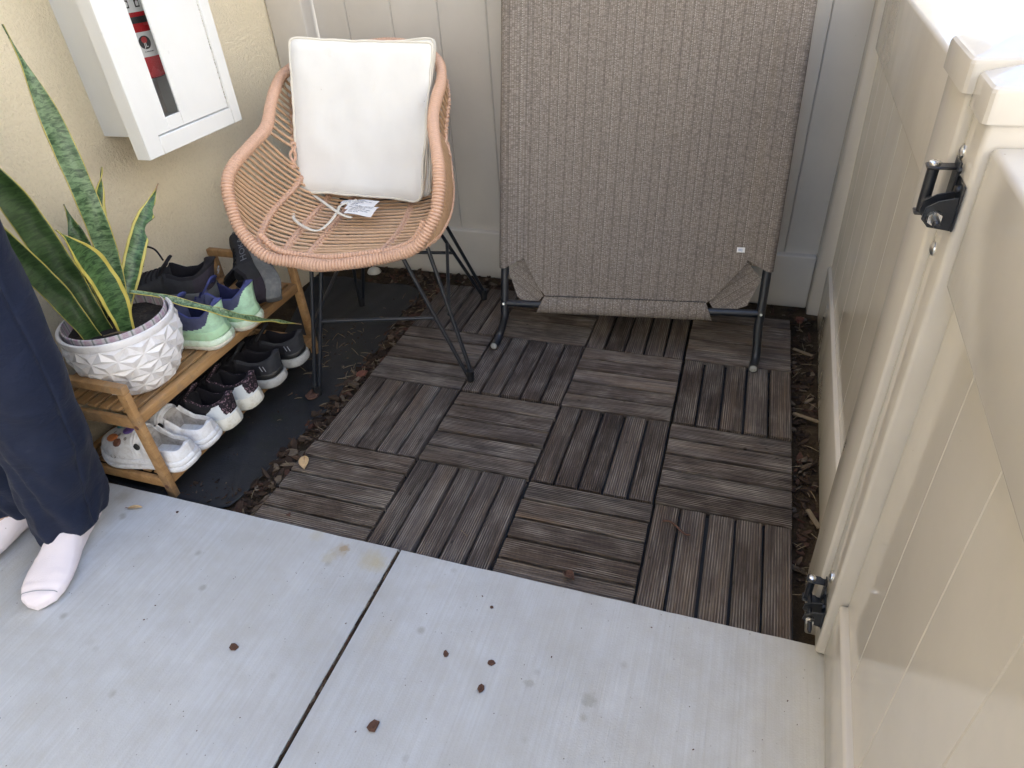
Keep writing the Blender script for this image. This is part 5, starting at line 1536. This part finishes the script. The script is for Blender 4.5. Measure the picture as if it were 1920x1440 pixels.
def leaf(pts, wmax, face, label=None, yellow=0.10, tip=True, parent=None, twist=0.0, bite=None, name="leaf", wbase=0.55, rootloc=None, brown=0.02, pale=0.5):
    org = rootloc if rootloc is not None else PCN
    P = [Vector(q) - org for q in pts]
    C = resample(catmull(P, 12), 0.008)
    n = len(C); L = sum((b - a).length for a, b in zip(C, C[1:]))
    face = Vector(face).normalized()
    m = MB(); uvs = []; rows = []; cu = [-1, -0.82, -0.5, -0.18, 0.18, 0.5, 0.82, 1]
    for i, q in enumerate(C):
        t = i / (n - 1)
        T_ = (C[min(i + 1, n - 1)] - C[max(i - 1, 0)]).normalized()
        fd = Matrix.Rotation(twist * t, 3, T_) @ face
        Bn = T_.cross(fd).normalized(); Nn = Bn.cross(T_)
        w = wmax * (wbase + (1 - wbase) * smooth01(t / 0.35)) * (1 - smooth01((t - 0.62) / 0.38) ** 1.35 if t > 0.62 else 1)
        w = max(w, 0.0012)
        row = []
        for u in cu:
            uu = u
            if bite and u > 0.3:
                for (c0, hw, dep) in bite:
                    d = abs(t - c0) / hw
                    if d < 1: uu = u * (1 - dep * (1 - d * d)) 
            row.append(q + Bn * (uu * w / 2) + Nn * (abs(uu) ** 1.6 * w * 0.16) + Nn * (0.0015 * math.sin(t * 17 + u) + 0.0022 * abs(uu) * math.sin(t * 31 + (3 if uu > 0 else 0) + pale * 9)) + Bn * (0.0012 * abs(uu) * mnoise.noise(Vector((t * 14, uu * 2, pale * 5))))); uvs.append((uu, t * L))
        rows.append(row)
    m.grid(rows)
    o = m.build(name, MAT["leaf"], parent, angle=80, uvf=lambda co, i: uvs[i], fix=False)
    md = o.modifiers.new("thick", 'SOLIDIFY'); md.thickness = 0.0026; md.offset = 0
    o["pale"] = float(pale); o["yellow"] = float(yellow); o["tipv"] = float(L - brown if tip else L + 1)
    return o
CAMD = (0.75, -0.62, 0.15)
leaf([(-1.555, 0.185, 0.385), (-1.565, 0.225, 0.556), (-1.578, 0.243, 0.713), (-1.598, 0.258, 0.864), (-1.620, 0.266, 1.015)], 0.046, CAMD, yellow=0.04, pale=0.62, parent=pot, twist=0.35, brown=0.004)
leaf([(-1.590, 0.150, 0.385), (-1.610, 0.142, 0.52), (-1.625, 0.128, 0.68), (-1.640, 0.105, 0.86)], 0.06, (0.8, -0.55, 0.2), yellow=0.035, pale=0.05, parent=pot, wbase=0.62)
leaf([(-1.590, 0.118, 0.385), (-1.612, 0.098, 0.53), (-1.640, 0.065, 0.66), (-1.665, 0.035, 0.80)], 0.05, (0.85, -0.5, 0.1), yellow=0.05, pale=0.08, parent=pot, wbase=0.7, twist=-0.3)
leaf([(-1.635, 0.190, 0.385), (-1.650, 0.225, 0.50), (-1.662, 0.245, 0.575), (-1.680, 0.262, 0.650)], 0.04, CAMD, yellow=0.0, pale=0.45, parent=pot, brown=0.004)
leaf([(-1.628, 0.215, 0.385), (-1.645, 0.262, 0.50), (-1.660, 0.312, 0.600), (-1.680, 0.398, 0.690)], 0.04, (0.9, -0.4, 0.1), yellow=0.34, pale=0.4, parent=pot, twist=0.5, brown=0.006)
leaf([(-1.588, 0.215, 0.385), (-1.592, 0.262, 0.45), (-1.597, 0.345, 0.535), (-1.600, 0.466, 0.630)], 0.044, (0.75, -0.3, 0.6), yellow=0.24, pale=0.45, parent=pot, bite=[(0.66, 0.085, 0.75), (0.80, 0.05, 0.45)], wbase=0.35, brown=0.026)
leaf([(-1.535, 0.160, 0.380), (-1.524, 0.160, 0.47), (-1.518, 0.148, 0.55), (-1.508, 0.122, 0.617), (-1.498, 0.090, 0.674)], 0.056, (0.85, -0.45, 0.35), yellow=0.24, pale=0.4, parent=pot, wbase=0.60, brown=0.002)
leaf([(-1.625, 0.176, 0.385), (-1.645, 0.190, 0.45), (-1.656, 0.198, 0.495), (-1.668, 0.206, 0.540)], 0.032, CAMD, yellow=0.0, pale=0.8, parent=pot, brown=0.002)
leaf([(-1.605, 0.200, 0.385), (-1.612, 0.216, 0.43), (-1.622, 0.232, 0.485), (-1.630, 0.245, 0.53)], 0.036, CAMD, yellow=0.05, pale=0.5, parent=pot, brown=0.0)
m = MB().tube([(0.012, -0.055, 0.163), (0.040, -0.040, 0.167), (0.062, -0.028, 0.164)], [0.002, 0.004, 0.002], 6, flat=0.4); m.build("wood_splinter", MAT["pale_wood"], pot)
fl = Vector((-1.56, 0.243, 0.43))
o = leaf([(-1.562, 0.232, 0.452), (-1.530, 0.281, 0.417), (-1.490, 0.313, 0.384), (-1.450, 0.347, 0.350), (-1.415, 0.390, 0.309), (-1.390, 0.463, 0.258), (-1.365, 0.556, 0.197)], 0.021, (0.2, -0.35, 0.9), yellow=0.08, pale=0.75, name="fallen_leaf", rootloc=fl, wbase=0.5, brown=0.03)
o.location = fl
tag(o, "long fallen snake plant leaf lying from the planter rim across the mint shoes", "leaf")
# ------------------------------------------------------------------ person in navy trousers
person = tag(empty("person", (-1.62, -0.12, 0.012)), "person in navy trousers and white socks standing beside the stucco wall", "person")
PO = Vector((-1.62, -0.12, 0.012))
def skin_body():
    J = {  # name: (x, y, z, radius)
        "pelvis": (-1.565, -0.12, 0.92, 0.105), "waist": (-1.555, -0.12, 1.08, 0.105), "chest": (-1.545, -0.125, 1.28, 0.125), "neck0": (-1.54, -0.13, 1.42, 0.055), "neck": (-1.54, -0.135, 1.47, 0.048),
        "head0": (-1.54, -0.145, 1.54, 0.070), "head1": (-1.54, -0.145, 1.61, 0.082), "head2": (-1.54, -0.14, 1.68, 0.065),
        "hL": (-1.49, -0.12, 0.86, 0.082), "kL": (-1.515, -0.125, 0.47, 0.056), "aL": (-1.573, -0.125, 0.085, 0.034), "fL": (-1.548, -0.20, 0.045, 0.030), "tL": (-1.508, -0.295, 0.033, 0.022),
        "hR": (-1.635, -0.12, 0.86, 0.080), "kR": (-1.685, -0.13, 0.47, 0.054), "aR": (-1.715, -0.12, 0.085, 0.034), "fR": (-1.728, -0.20, 0.045, 0.030), "tR": (-1.735, -0.30, 0.033, 0.022),
        "sL": (-1.405, -0.04, 1.38, 0.052), "eL": (-1.365, -0.01, 1.12, 0.040), "wL": (-1.40, -0.26, 1.13, 0.027), "mL": (-1.425, -0.325, 1.14, 0.026),
        "sR": (-1.665, -0.24, 1.38, 0.052), "eR": (-1.69, -0.27, 1.10, 0.040), "wR": (-1.655, -0.49, 1.13, 0.027), "mR": (-1.635, -0.555, 1.14, 0.026)}
    E_ = [("pelvis", "waist"), ("waist", "chest"), ("chest", "neck0"), ("neck0", "neck"), ("neck", "head0"), ("head0", "head1"), ("head1", "head2"),
          ("pelvis", "hL"), ("hL", "kL"), ("kL", "aL"), ("aL", "fL"), ("fL", "tL"), ("pelvis", "hR"), ("hR", "kR"), ("kR", "aR"), ("aR", "fR"), ("fR", "tR"),
          ("chest", "sL"), ("sL", "eL"), ("eL", "wL"), ("wL", "mL"), ("chest", "sR"), ("sR", "eR"), ("eR", "wR"), ("wR", "mR")]
    # fingers
    for side, sx in (("L", 1), ("R", -1)):
        b = J["m" + side]
        for k, ln in enumerate((0.062, 0.075, 0.080, 0.072, 0.056)):
            if k == 0:
                a1 = (b[0] - 0.022 * sx, b[1] + 0.002, b[2] + 0.022, 0.0095); a2 = (b[0] - 0.028 * sx, b[1] - 0.036, b[2] + 0.030, 0.0085)
            else:
                zz = b[2] + (2.5 - k) * 0.019
                a1 = (b[0], b[1] - 0.030, zz, 0.0092); a2 = (b[0] - 0.012 * sx, b[1] - 0.030 - ln, zz - 0.012, 0.0080)
            J["f%s%da" % (side, k)] = a1; J["f%s%db" % (side, k)] = a2
            E_ += [("m" + side, "f%s%da" % (side, k)), ("f%s%da" % (side, k), "f%s%db" % (side, k))]
    names = list(J); idx = {k: i for i, k in enumerate(names)}
    me = bpy.data.meshes.new("body")
    me.from_pydata([Vector(J[k][:3]) - PO for k in names], [(idx[a], idx[b]) for a, b in E_], [])
    o = link(bpy.data.objects.new("body", me), person)
    o.modifiers.new("skin", 'SKIN')
    for k in names:
        sv = me.skin_vertices[0].data[idx[k]]; sv.radius = (J[k][3], J[k][3]); sv.use_root = (k == "pelvis")
    sd = o.modifiers.new("sub", 'SUBSURF'); sd.levels = 1; sd.render_levels = 1
    me.materials.append(MAT["skin"])
    return o
skin_body()
def loft(name, secs, mat, folds=0.0, seedv=0, seg=60, closed_end=False, fold_s=1.0, hem=False):
    """secs: (x, y, z, rx, ry) from top to bottom"""
    m = MB(); rows = []
    n = 14; D = []
    for (a, b) in zip(secs, secs[1:]):
        for i in range(n): D.append([a[k] + (b[k] - a[k]) * smooth01(i / n) * 0.5 + (b[k] - a[k]) * (i / n) * 0.5 for k in range(5)])
    D.append(list(secs[-1])); tot = len(D)
    for i, (x, y, z, rx, ry) in enumerate(D):
        row = []; t = i / tot
        for k in range(seg + 1):
            a = 2 * math.pi * (k % seg) / seg
            ca, sa = math.cos(a), math.sin(a)
            q = Vector((ca * 2.2, sa * 2.2, z * 11 + seedv))
            amp = folds * (0.35 + fold_s * smooth01((0.55 - z) / 0.5))
            d = amp * (mnoise.noise(Vector((ca * 1.1, sa * 1.1, z * 13 + 2.6 * ca + seedv))) + 0.35 * mnoise.noise(Vector((ca * 1.8, sa * 1.8, z * 25 - 3 * sa + seedv))))
            row.append((x + ca * (rx + d) - PO.x, y + sa * (ry + d) - PO.y, z + 0.004 * math.sin(a * 2 + seedv) * (1 if hem and i > tot - 6 else 0) - PO.z))
        rows.append(row)
    m.grid(rows)
    if closed_end: m.poly([q for q in rows[-1][:-1]])
    o = m.build(name, MAT[mat], person, angle=80)
    return o
o = loft("trouser_leg", [(-1.515, -0.12, 0.93, 0.115, 0.105), (-1.490, -0.12, 0.80, 0.100, 0.100), (-1.490, -0.12, 0.66, 0.088, 0.092), (-1.500, -0.12, 0.47, 0.082, 0.086), (-1.530, -0.125, 0.28, 0.076, 0.084), (-1.560, -0.135, 0.14, 0.070, 0.084), (-1.570, -0.145, 0.060, 0.060, 0.078)], "trouser", 0.012, 1, hem=True)
o.modifiers.new("thick", 'SOLIDIFY').thickness = 0.003
o = loft("trouser_leg", [(-1.625, -0.12, 0.93, 0.112, 0.105), (-1.650, -0.12, 0.80, 0.098, 0.100), (-1.668, -0.12, 0.66, 0.088, 0.092), (-1.690, -0.12, 0.47, 0.082, 0.086), (-1.705, -0.115, 0.28, 0.076, 0.084), (-1.717, -0.115, 0.14, 0.072, 0.084), (-1.722, -0.118, 0.070, 0.066, 0.080)], "trouser", 0.010, 6, hem=True)
o.modifiers.new("thick", 'SOLIDIFY').thickness = 0.003
loft("trouser_seat", [(-1.558, -0.12, 1.06, 0.145, 0.112), (-1.562, -0.12, 0.98, 0.168, 0.120), (-1.566, -0.12, 0.90, 0.172, 0.120), (-1.566, -0.12, 0.84, 0.150, 0.104)], "trouser", 0.006, 3)
loft("shirt", [(-1.54, -0.13, 1.45, 0.060, 0.058), (-1.54, -0.13, 1.41, 0.120, 0.105), (-1.545, -0.125, 1.33, 0.165, 0.130), (-1.55, -0.122, 1.15, 0.150, 0.125), (-1.556, -0.12, 1.02, 0.158, 0.128)], "shirt", 0.008, 9)
for sx, a, b, c in (("L", (-1.42, -0.04, 1.39), (-1.39, -0.005, 1.25), (-1.378, 0.005, 1.14)), ("R", (-1.655, -0.225, 1.39), (-1.68, -0.255, 1.25), (-1.69, -0.268, 1.14))):
    loft("sleeve", [a + (0.058, 0.058), b + (0.062, 0.062), c + (0.058, 0.058)], "shirt", 0.004, 2)
m = MB(); rows = []
for i in range(9):
    th = math.pi / 2 * (1 - i / 8) * 1.0
    rows.append([(-1.54 - PO.x + 0.088 * math.cos(th) * math.cos(2 * math.pi * k / 24), -0.132 - PO.y + 0.098 * math.cos(th) * math.sin(2 * math.pi * k / 24), 1.645 - PO.z + 0.10 * math.sin(th)) for k in range(25)])
m.grid(rows); m.build("hair", MAT["hair"], person)
for dx in (-0.03, 0.03):
    MB().lathe([(0.0, -0.010), (0.007, -0.007), (0.010, 0), (0.007, 0.007), (0, 0.010)], 12, (-1.54 + dx - PO.x, -0.222 - PO.y, 1.60 - PO.z)).build("eye", MAT["ink"], person)
MB().tube([(-1.54 - PO.x, -0.218 - PO.y, 1.605 - PO.z), (-1.54 - PO.x, -0.245 - PO.y, 1.565 - PO.z), (-1.54 - PO.x, -0.226 - PO.y, 1.555 - PO.z)], [0.008, 0.014, 0.008], 8).build("nose", MAT["skin"], person)
MB().tube([(-1.565 - PO.x, -0.208 - PO.y, 1.525 - PO.z), (-1.54 - PO.x, -0.217 - PO.y, 1.522 - PO.z), (-1.515 - PO.x, -0.208 - PO.y, 1.525 - PO.z)], 0.006, 8).build("mouth", MAT["redink"], person)
def sock(heel, toe, name="sock"):
    """knitted sock on a flat foot: ankle tube, heel, instep and rounded toes"""
    heel, toe = Vector(heel), Vector(toe); ax = (toe - heel); L = ax.length; ax.normalize(); sd = Vector((-ax.y, ax.x, 0))
    m = MB(); rows = []; seg = 28
    st = [(0.0, 0.008, 0.012, 0.030), (0.012, 0.022, 0.045, 0.030), (0.05, 0.031, 0.078, 0.034), (0.12, 0.034, 0.100, 0.040), (0.22, 0.036, 0.104, 0.044), (0.34, 0.036, 0.088, 0.044), (0.48, 0.039, 0.068, 0.040), (0.62, 0.045, 0.053, 0.034), (0.76, 0.049, 0.044, 0.029), (0.86, 0.046, 0.037, 0.026), (0.94, 0.037, 0.030, 0.022), (0.985, 0.020, 0.023, 0.018), (1.0, 0.004, 0.016, 0.015)]
    D = []
    for a, b in zip(st, st[1:]):
        for i in range(5): D.append([a[k] + (b[k] - a[k]) * i / 5 for k in range(4)])
    D.append(list(st[-1]))
    for (t, w, h, zc) in D:
        row = []
        sk = 0.012 * smooth01((t - 0.5) / 0.5)
        for k in range(seg + 1):
            a = 2 * math.pi * (k % seg) / seg; ca, sa = math.cos(a), math.sin(a)
            z = (h - 0.0) * (0.5 + 0.5 * (math.copysign(abs(sa) ** 0.75, sa)))
            tn = 0.0
            if t > 0.84: tn = 0.0025 * math.cos(5.5 * ca * 1.6)
            row.append(heel + ax * (L * t) + sd * (ca * (w + tn * (1 if sa > -0.2 else 0))) + Vector((0, 0, z + 0.0012)) - Vector((PO.x, PO.y, PO.z)) + Vector((0, 0, 0.012 + 0.0022 * mnoise.noise(Vector((t * 24, ca * 1.2, sa * 1.2))))))
        rows.append(row)
    m.grid(rows); m.poly(rows[-1][:-1]); m.poly(rows[0][:-1])
    o = m.build(name, MAT["sock"], person, angle=80)
    # ankle
    an = heel + ax * (L * 0.17)
    secs = [(an.x, an.y, 0.20, 0.044, 0.044), (an.x, an.y, 0.13, 0.040, 0.042), (an.x + ax.x * 0.005, an.y + ax.y * 0.005, 0.085, 0.036, 0.046)]
    m = MB(); rr = []
    for (x, y, z, rx, ry) in secs:
        rr.append([(x + rx * math.cos(2 * math.pi * k / 24) - PO.x, y + ry * math.sin(2 * math.pi * k / 24) - PO.y, z - PO.z) for k in range(25)])
    m.grid(rr); m.build("sock_cuff", MAT["sock"], o)
    seam = [rows[int(len(D) * 0.80)][k] + Vector((0, 0, 0.0006)) for k in range(1, seg // 2)]
    MB().tube(seam, 0.0009, 5).build("toe_seam", MAT["redink"] if False else MAT["greyink"], o)
sock((-1.588, -0.085, 0.0), (-1.487, -0.338, 0.0))
sock((-1.722, -0.060, 0.0), (-1.742, -0.325, 0.0))
# ------------------------------------------------------------------ small litter
def crumb(name, loc, size, mat, label, cat, seedv, flat=0.35, group=None, elong=1.0):
    r = random.Random(seedv); m = MB()
    n = 7; rows = []
    rk = [r.uniform(0.62, 1.25) for _ in range(n)]
    for (f, z) in ((0.90, 0.0), (1.0, 0.45), (0.88, 0.9), (0.45, 1.0)):
        rows.append([(size / 2 * f * elong * math.cos(2 * math.pi * k / n) * rk[k] * r.uniform(0.92, 1.08), size / 2 * f * math.sin(2 * math.pi * k / n) * rk[k] * r.uniform(0.92, 1.08), size * flat * z * r.uniform(0.8, 1.1)) for k in range(n)])
    m.grid([q + [q[0]] for q in rows]); m.poly(rows[-1]); m.poly(rows[0])
    o = m.build(name, MAT[mat], smooth=False); o.location = loc; o.rotation_euler = (0, 0, r.uniform(0, 6.28))
    return tag(o, label, cat, group)
CZt = 0.0122
G = "bark bits dropped on the concrete"
crumb("bark_bit", (-0.691, -0.355, CZt), 0.023, "browncrumb", "largest reddish bark bit on the concrete, near the bottom edge", "bark", 1, 0.22, G)
crumb("bark_bit", (-1.027, -0.293, CZt), 0.017, "browncrumb", "brown bark bit on the left concrete panel", "bark", 2, 0.3, G)
crumb("bark_bit", (-0.533, -0.239, CZt), 0.016, "browncrumb", "squarish dark bark bit in the middle of the right concrete panel", "bark", 3, 0.4, G)
crumb("bark_bit", (-0.534, -0.187, CZt), 0.014, "browncrumb", "bark bit just above the squarish one on the concrete", "bark", 4, 0.3, G, 1.3)
crumb("bark_bit", (-0.622, -0.192, CZt), 0.010, "browncrumb", "small bark bit between the concrete joint and the squarish one", "bark", 5, 0.3, G, 1.4)
crumb("bark_bit", (-0.572, -0.074, CZt), 0.008, "browncrumb", "tiny dark bark bit near the deck edge on the concrete", "bark", 6, 0.3, G)
crumb("bark_bit", (-1.392, -0.028, CZt), 0.008, "browncrumb", "tiny bark bit on the concrete near the rack foot", "bark", 7, 0.3, G)
def tiny(n, seedv):
    r = random.Random(seedv); m = MB()
    for i in range(n):
        x, y = r.uniform(-1.45, 0.0), r.uniform(-0.55, -0.02)
        if abs(x + 0.818) < 0.012: continue
        s = r.choice([0.0006, 0.0008, 0.0011, 0.0016]); a = r.uniform(0, 3.1)
        m.box((-s, -s * r.uniform(0.3, 0.8), 0), (s, s * 0.5, s * 0.6), 0, 1, 0, Matrix.Translation((x, y, CZt)) @ Matrix.Rotation(a, 4, 'Z'))
    o = m.build("grit", MAT["browncrumb"], smooth=False)
    return tag(o, "dark grit specks scattered over the concrete", "grit", kind="stuff")
tiny(46, 17)
def flat_leaf(name, loc, L, W_, rz, mat, label, curl=0.006, seedv=0, stem=True):
    m = MB(); rows = []
    for i in range(13):
        t = i / 12; w = W_ / 2 * (math.sin(math.pi * t ** 0.85) ** 0.8 + 0.02)
        rows.append([(L * t, w * u, curl * (u * u * 0.9 + math.sin(t * 3) * 0.5) + 0.001 + 0.0012 * mnoise.noise(Vector((t * 6, u * 2, seedv)))) for u in (-1, -0.5, 0, 0.5, 1)])
    m.grid(rows)
    root = tag(empty(name, loc, (0, 0, rz)), label, "leaf")
    o = m.build("blade", MAT[mat], root, angle=80); o.modifiers.new("thick", 'SOLIDIFY').thickness = 0.0008
    MB().tube([(-L * 0.25 if stem else 0, 0.003, 0.003), (0, 0, 0.0025), (L * 0.5, 0, 0.0045), (L * 0.95, 0, 0.003)], [0.0008, 0.0009, 0.0006, 0.0003], 5).build("midrib", MAT["brown"], root)
flat_leaf("dry_leaf", (-1.205, 0.232, 0.001), 0.052, 0.026, -1.0, "dryleaf", "pale tan dry leaf at the left edge of the front deck row", 0.006, 1)
flat_leaf("dry_leaf", (-1.520, -0.050, CZt), 0.034, 0.010, 0.35, "dryleaf", "thin dry leaf lying on the concrete by the rack", 0.004, 2)
flat_leaf("dry_leaf", (-0.455, 0.050, 0.001), 0.026, 0.020, -0.4, "browncrumb", "curled brown leaf scrap on the third front tile", 0.010, 3)
crumb("bark_bit", (-1.130, 0.044, 0.001), 0.013, "browncrumb", "small brown flake on the leftmost front deck tile", "bark", 8, 0.12)
m = MB().tube(catmull([(-0.033, 0.014, 0.002), (-0.020, 0.016, 0.003), (-0.006, 0.008, 0.004), (0.008, -0.004, 0.003), (0.020, -0.014, 0.004), (0.031, -0.012, 0.002)], 6), [0.0016] + [0.0024] * 29 + [0.0016], 7)
o = m.build("twig", MAT["browncrumb"]); o.location = (-0.246, 0.236, 0.001); tag(o, "wavy dark twig lying on the rightmost front deck tile", "twig")
m = MB().tube([(-0.010, 0.006, 0.001), (0.010, -0.007, 0.002)], 0.0011, 5); o = m.build("twig", MAT["pale_wood"]); o.location = (-0.70, 0.10, 0.001); tag(o, "tiny pale twig on the second front deck tile", "twig")
crumb("bark_piece", (-1.350, 0.500, SOIL_Z + 0.016), 0.046, "browncrumb", "flat brown bark piece beside the chair's front left foot", "bark", 12, 0.16, None, 1.7)
crumb("bark_piece", (-1.262, 0.635, SOIL_Z + 0.016), 0.034, "redbark", "reddish bark piece in the mulch strip beside the deck", "bark", 13, 0.2, None, 1.3)
crumb("pebble", (0.030, 1.255, SOIL_Z + 0.006), 0.030, "redbark", "reddish pebble at the foot of the right corner post", "pebble", 14, 0.5)
for i, (x, y, L, rz, lab) in enumerate(((0.040, 0.735, 0.075, -0.25, "pale wood splinter on the soil beside the third deck row"), (0.045, 0.365, 0.055, -1.1, "pale wood splinter on the soil near the gate post"), (0.035, 1.06, 0.06, -0.4, "pale wood splinter on the soil near the corner post"))):
    m = MB().box((-L / 2, -0.0055, 0), (L / 2, 0.0055, 0.005), 0.0015); o = m.build("wood_splinter", MAT["pale_wood"]); o.location = (x, y, SOIL_Z + 0.012); o.rotation_euler = (0.1, 0.06, rz); tag(o, lab, "splinter")
bpy.context.view_layer.update()
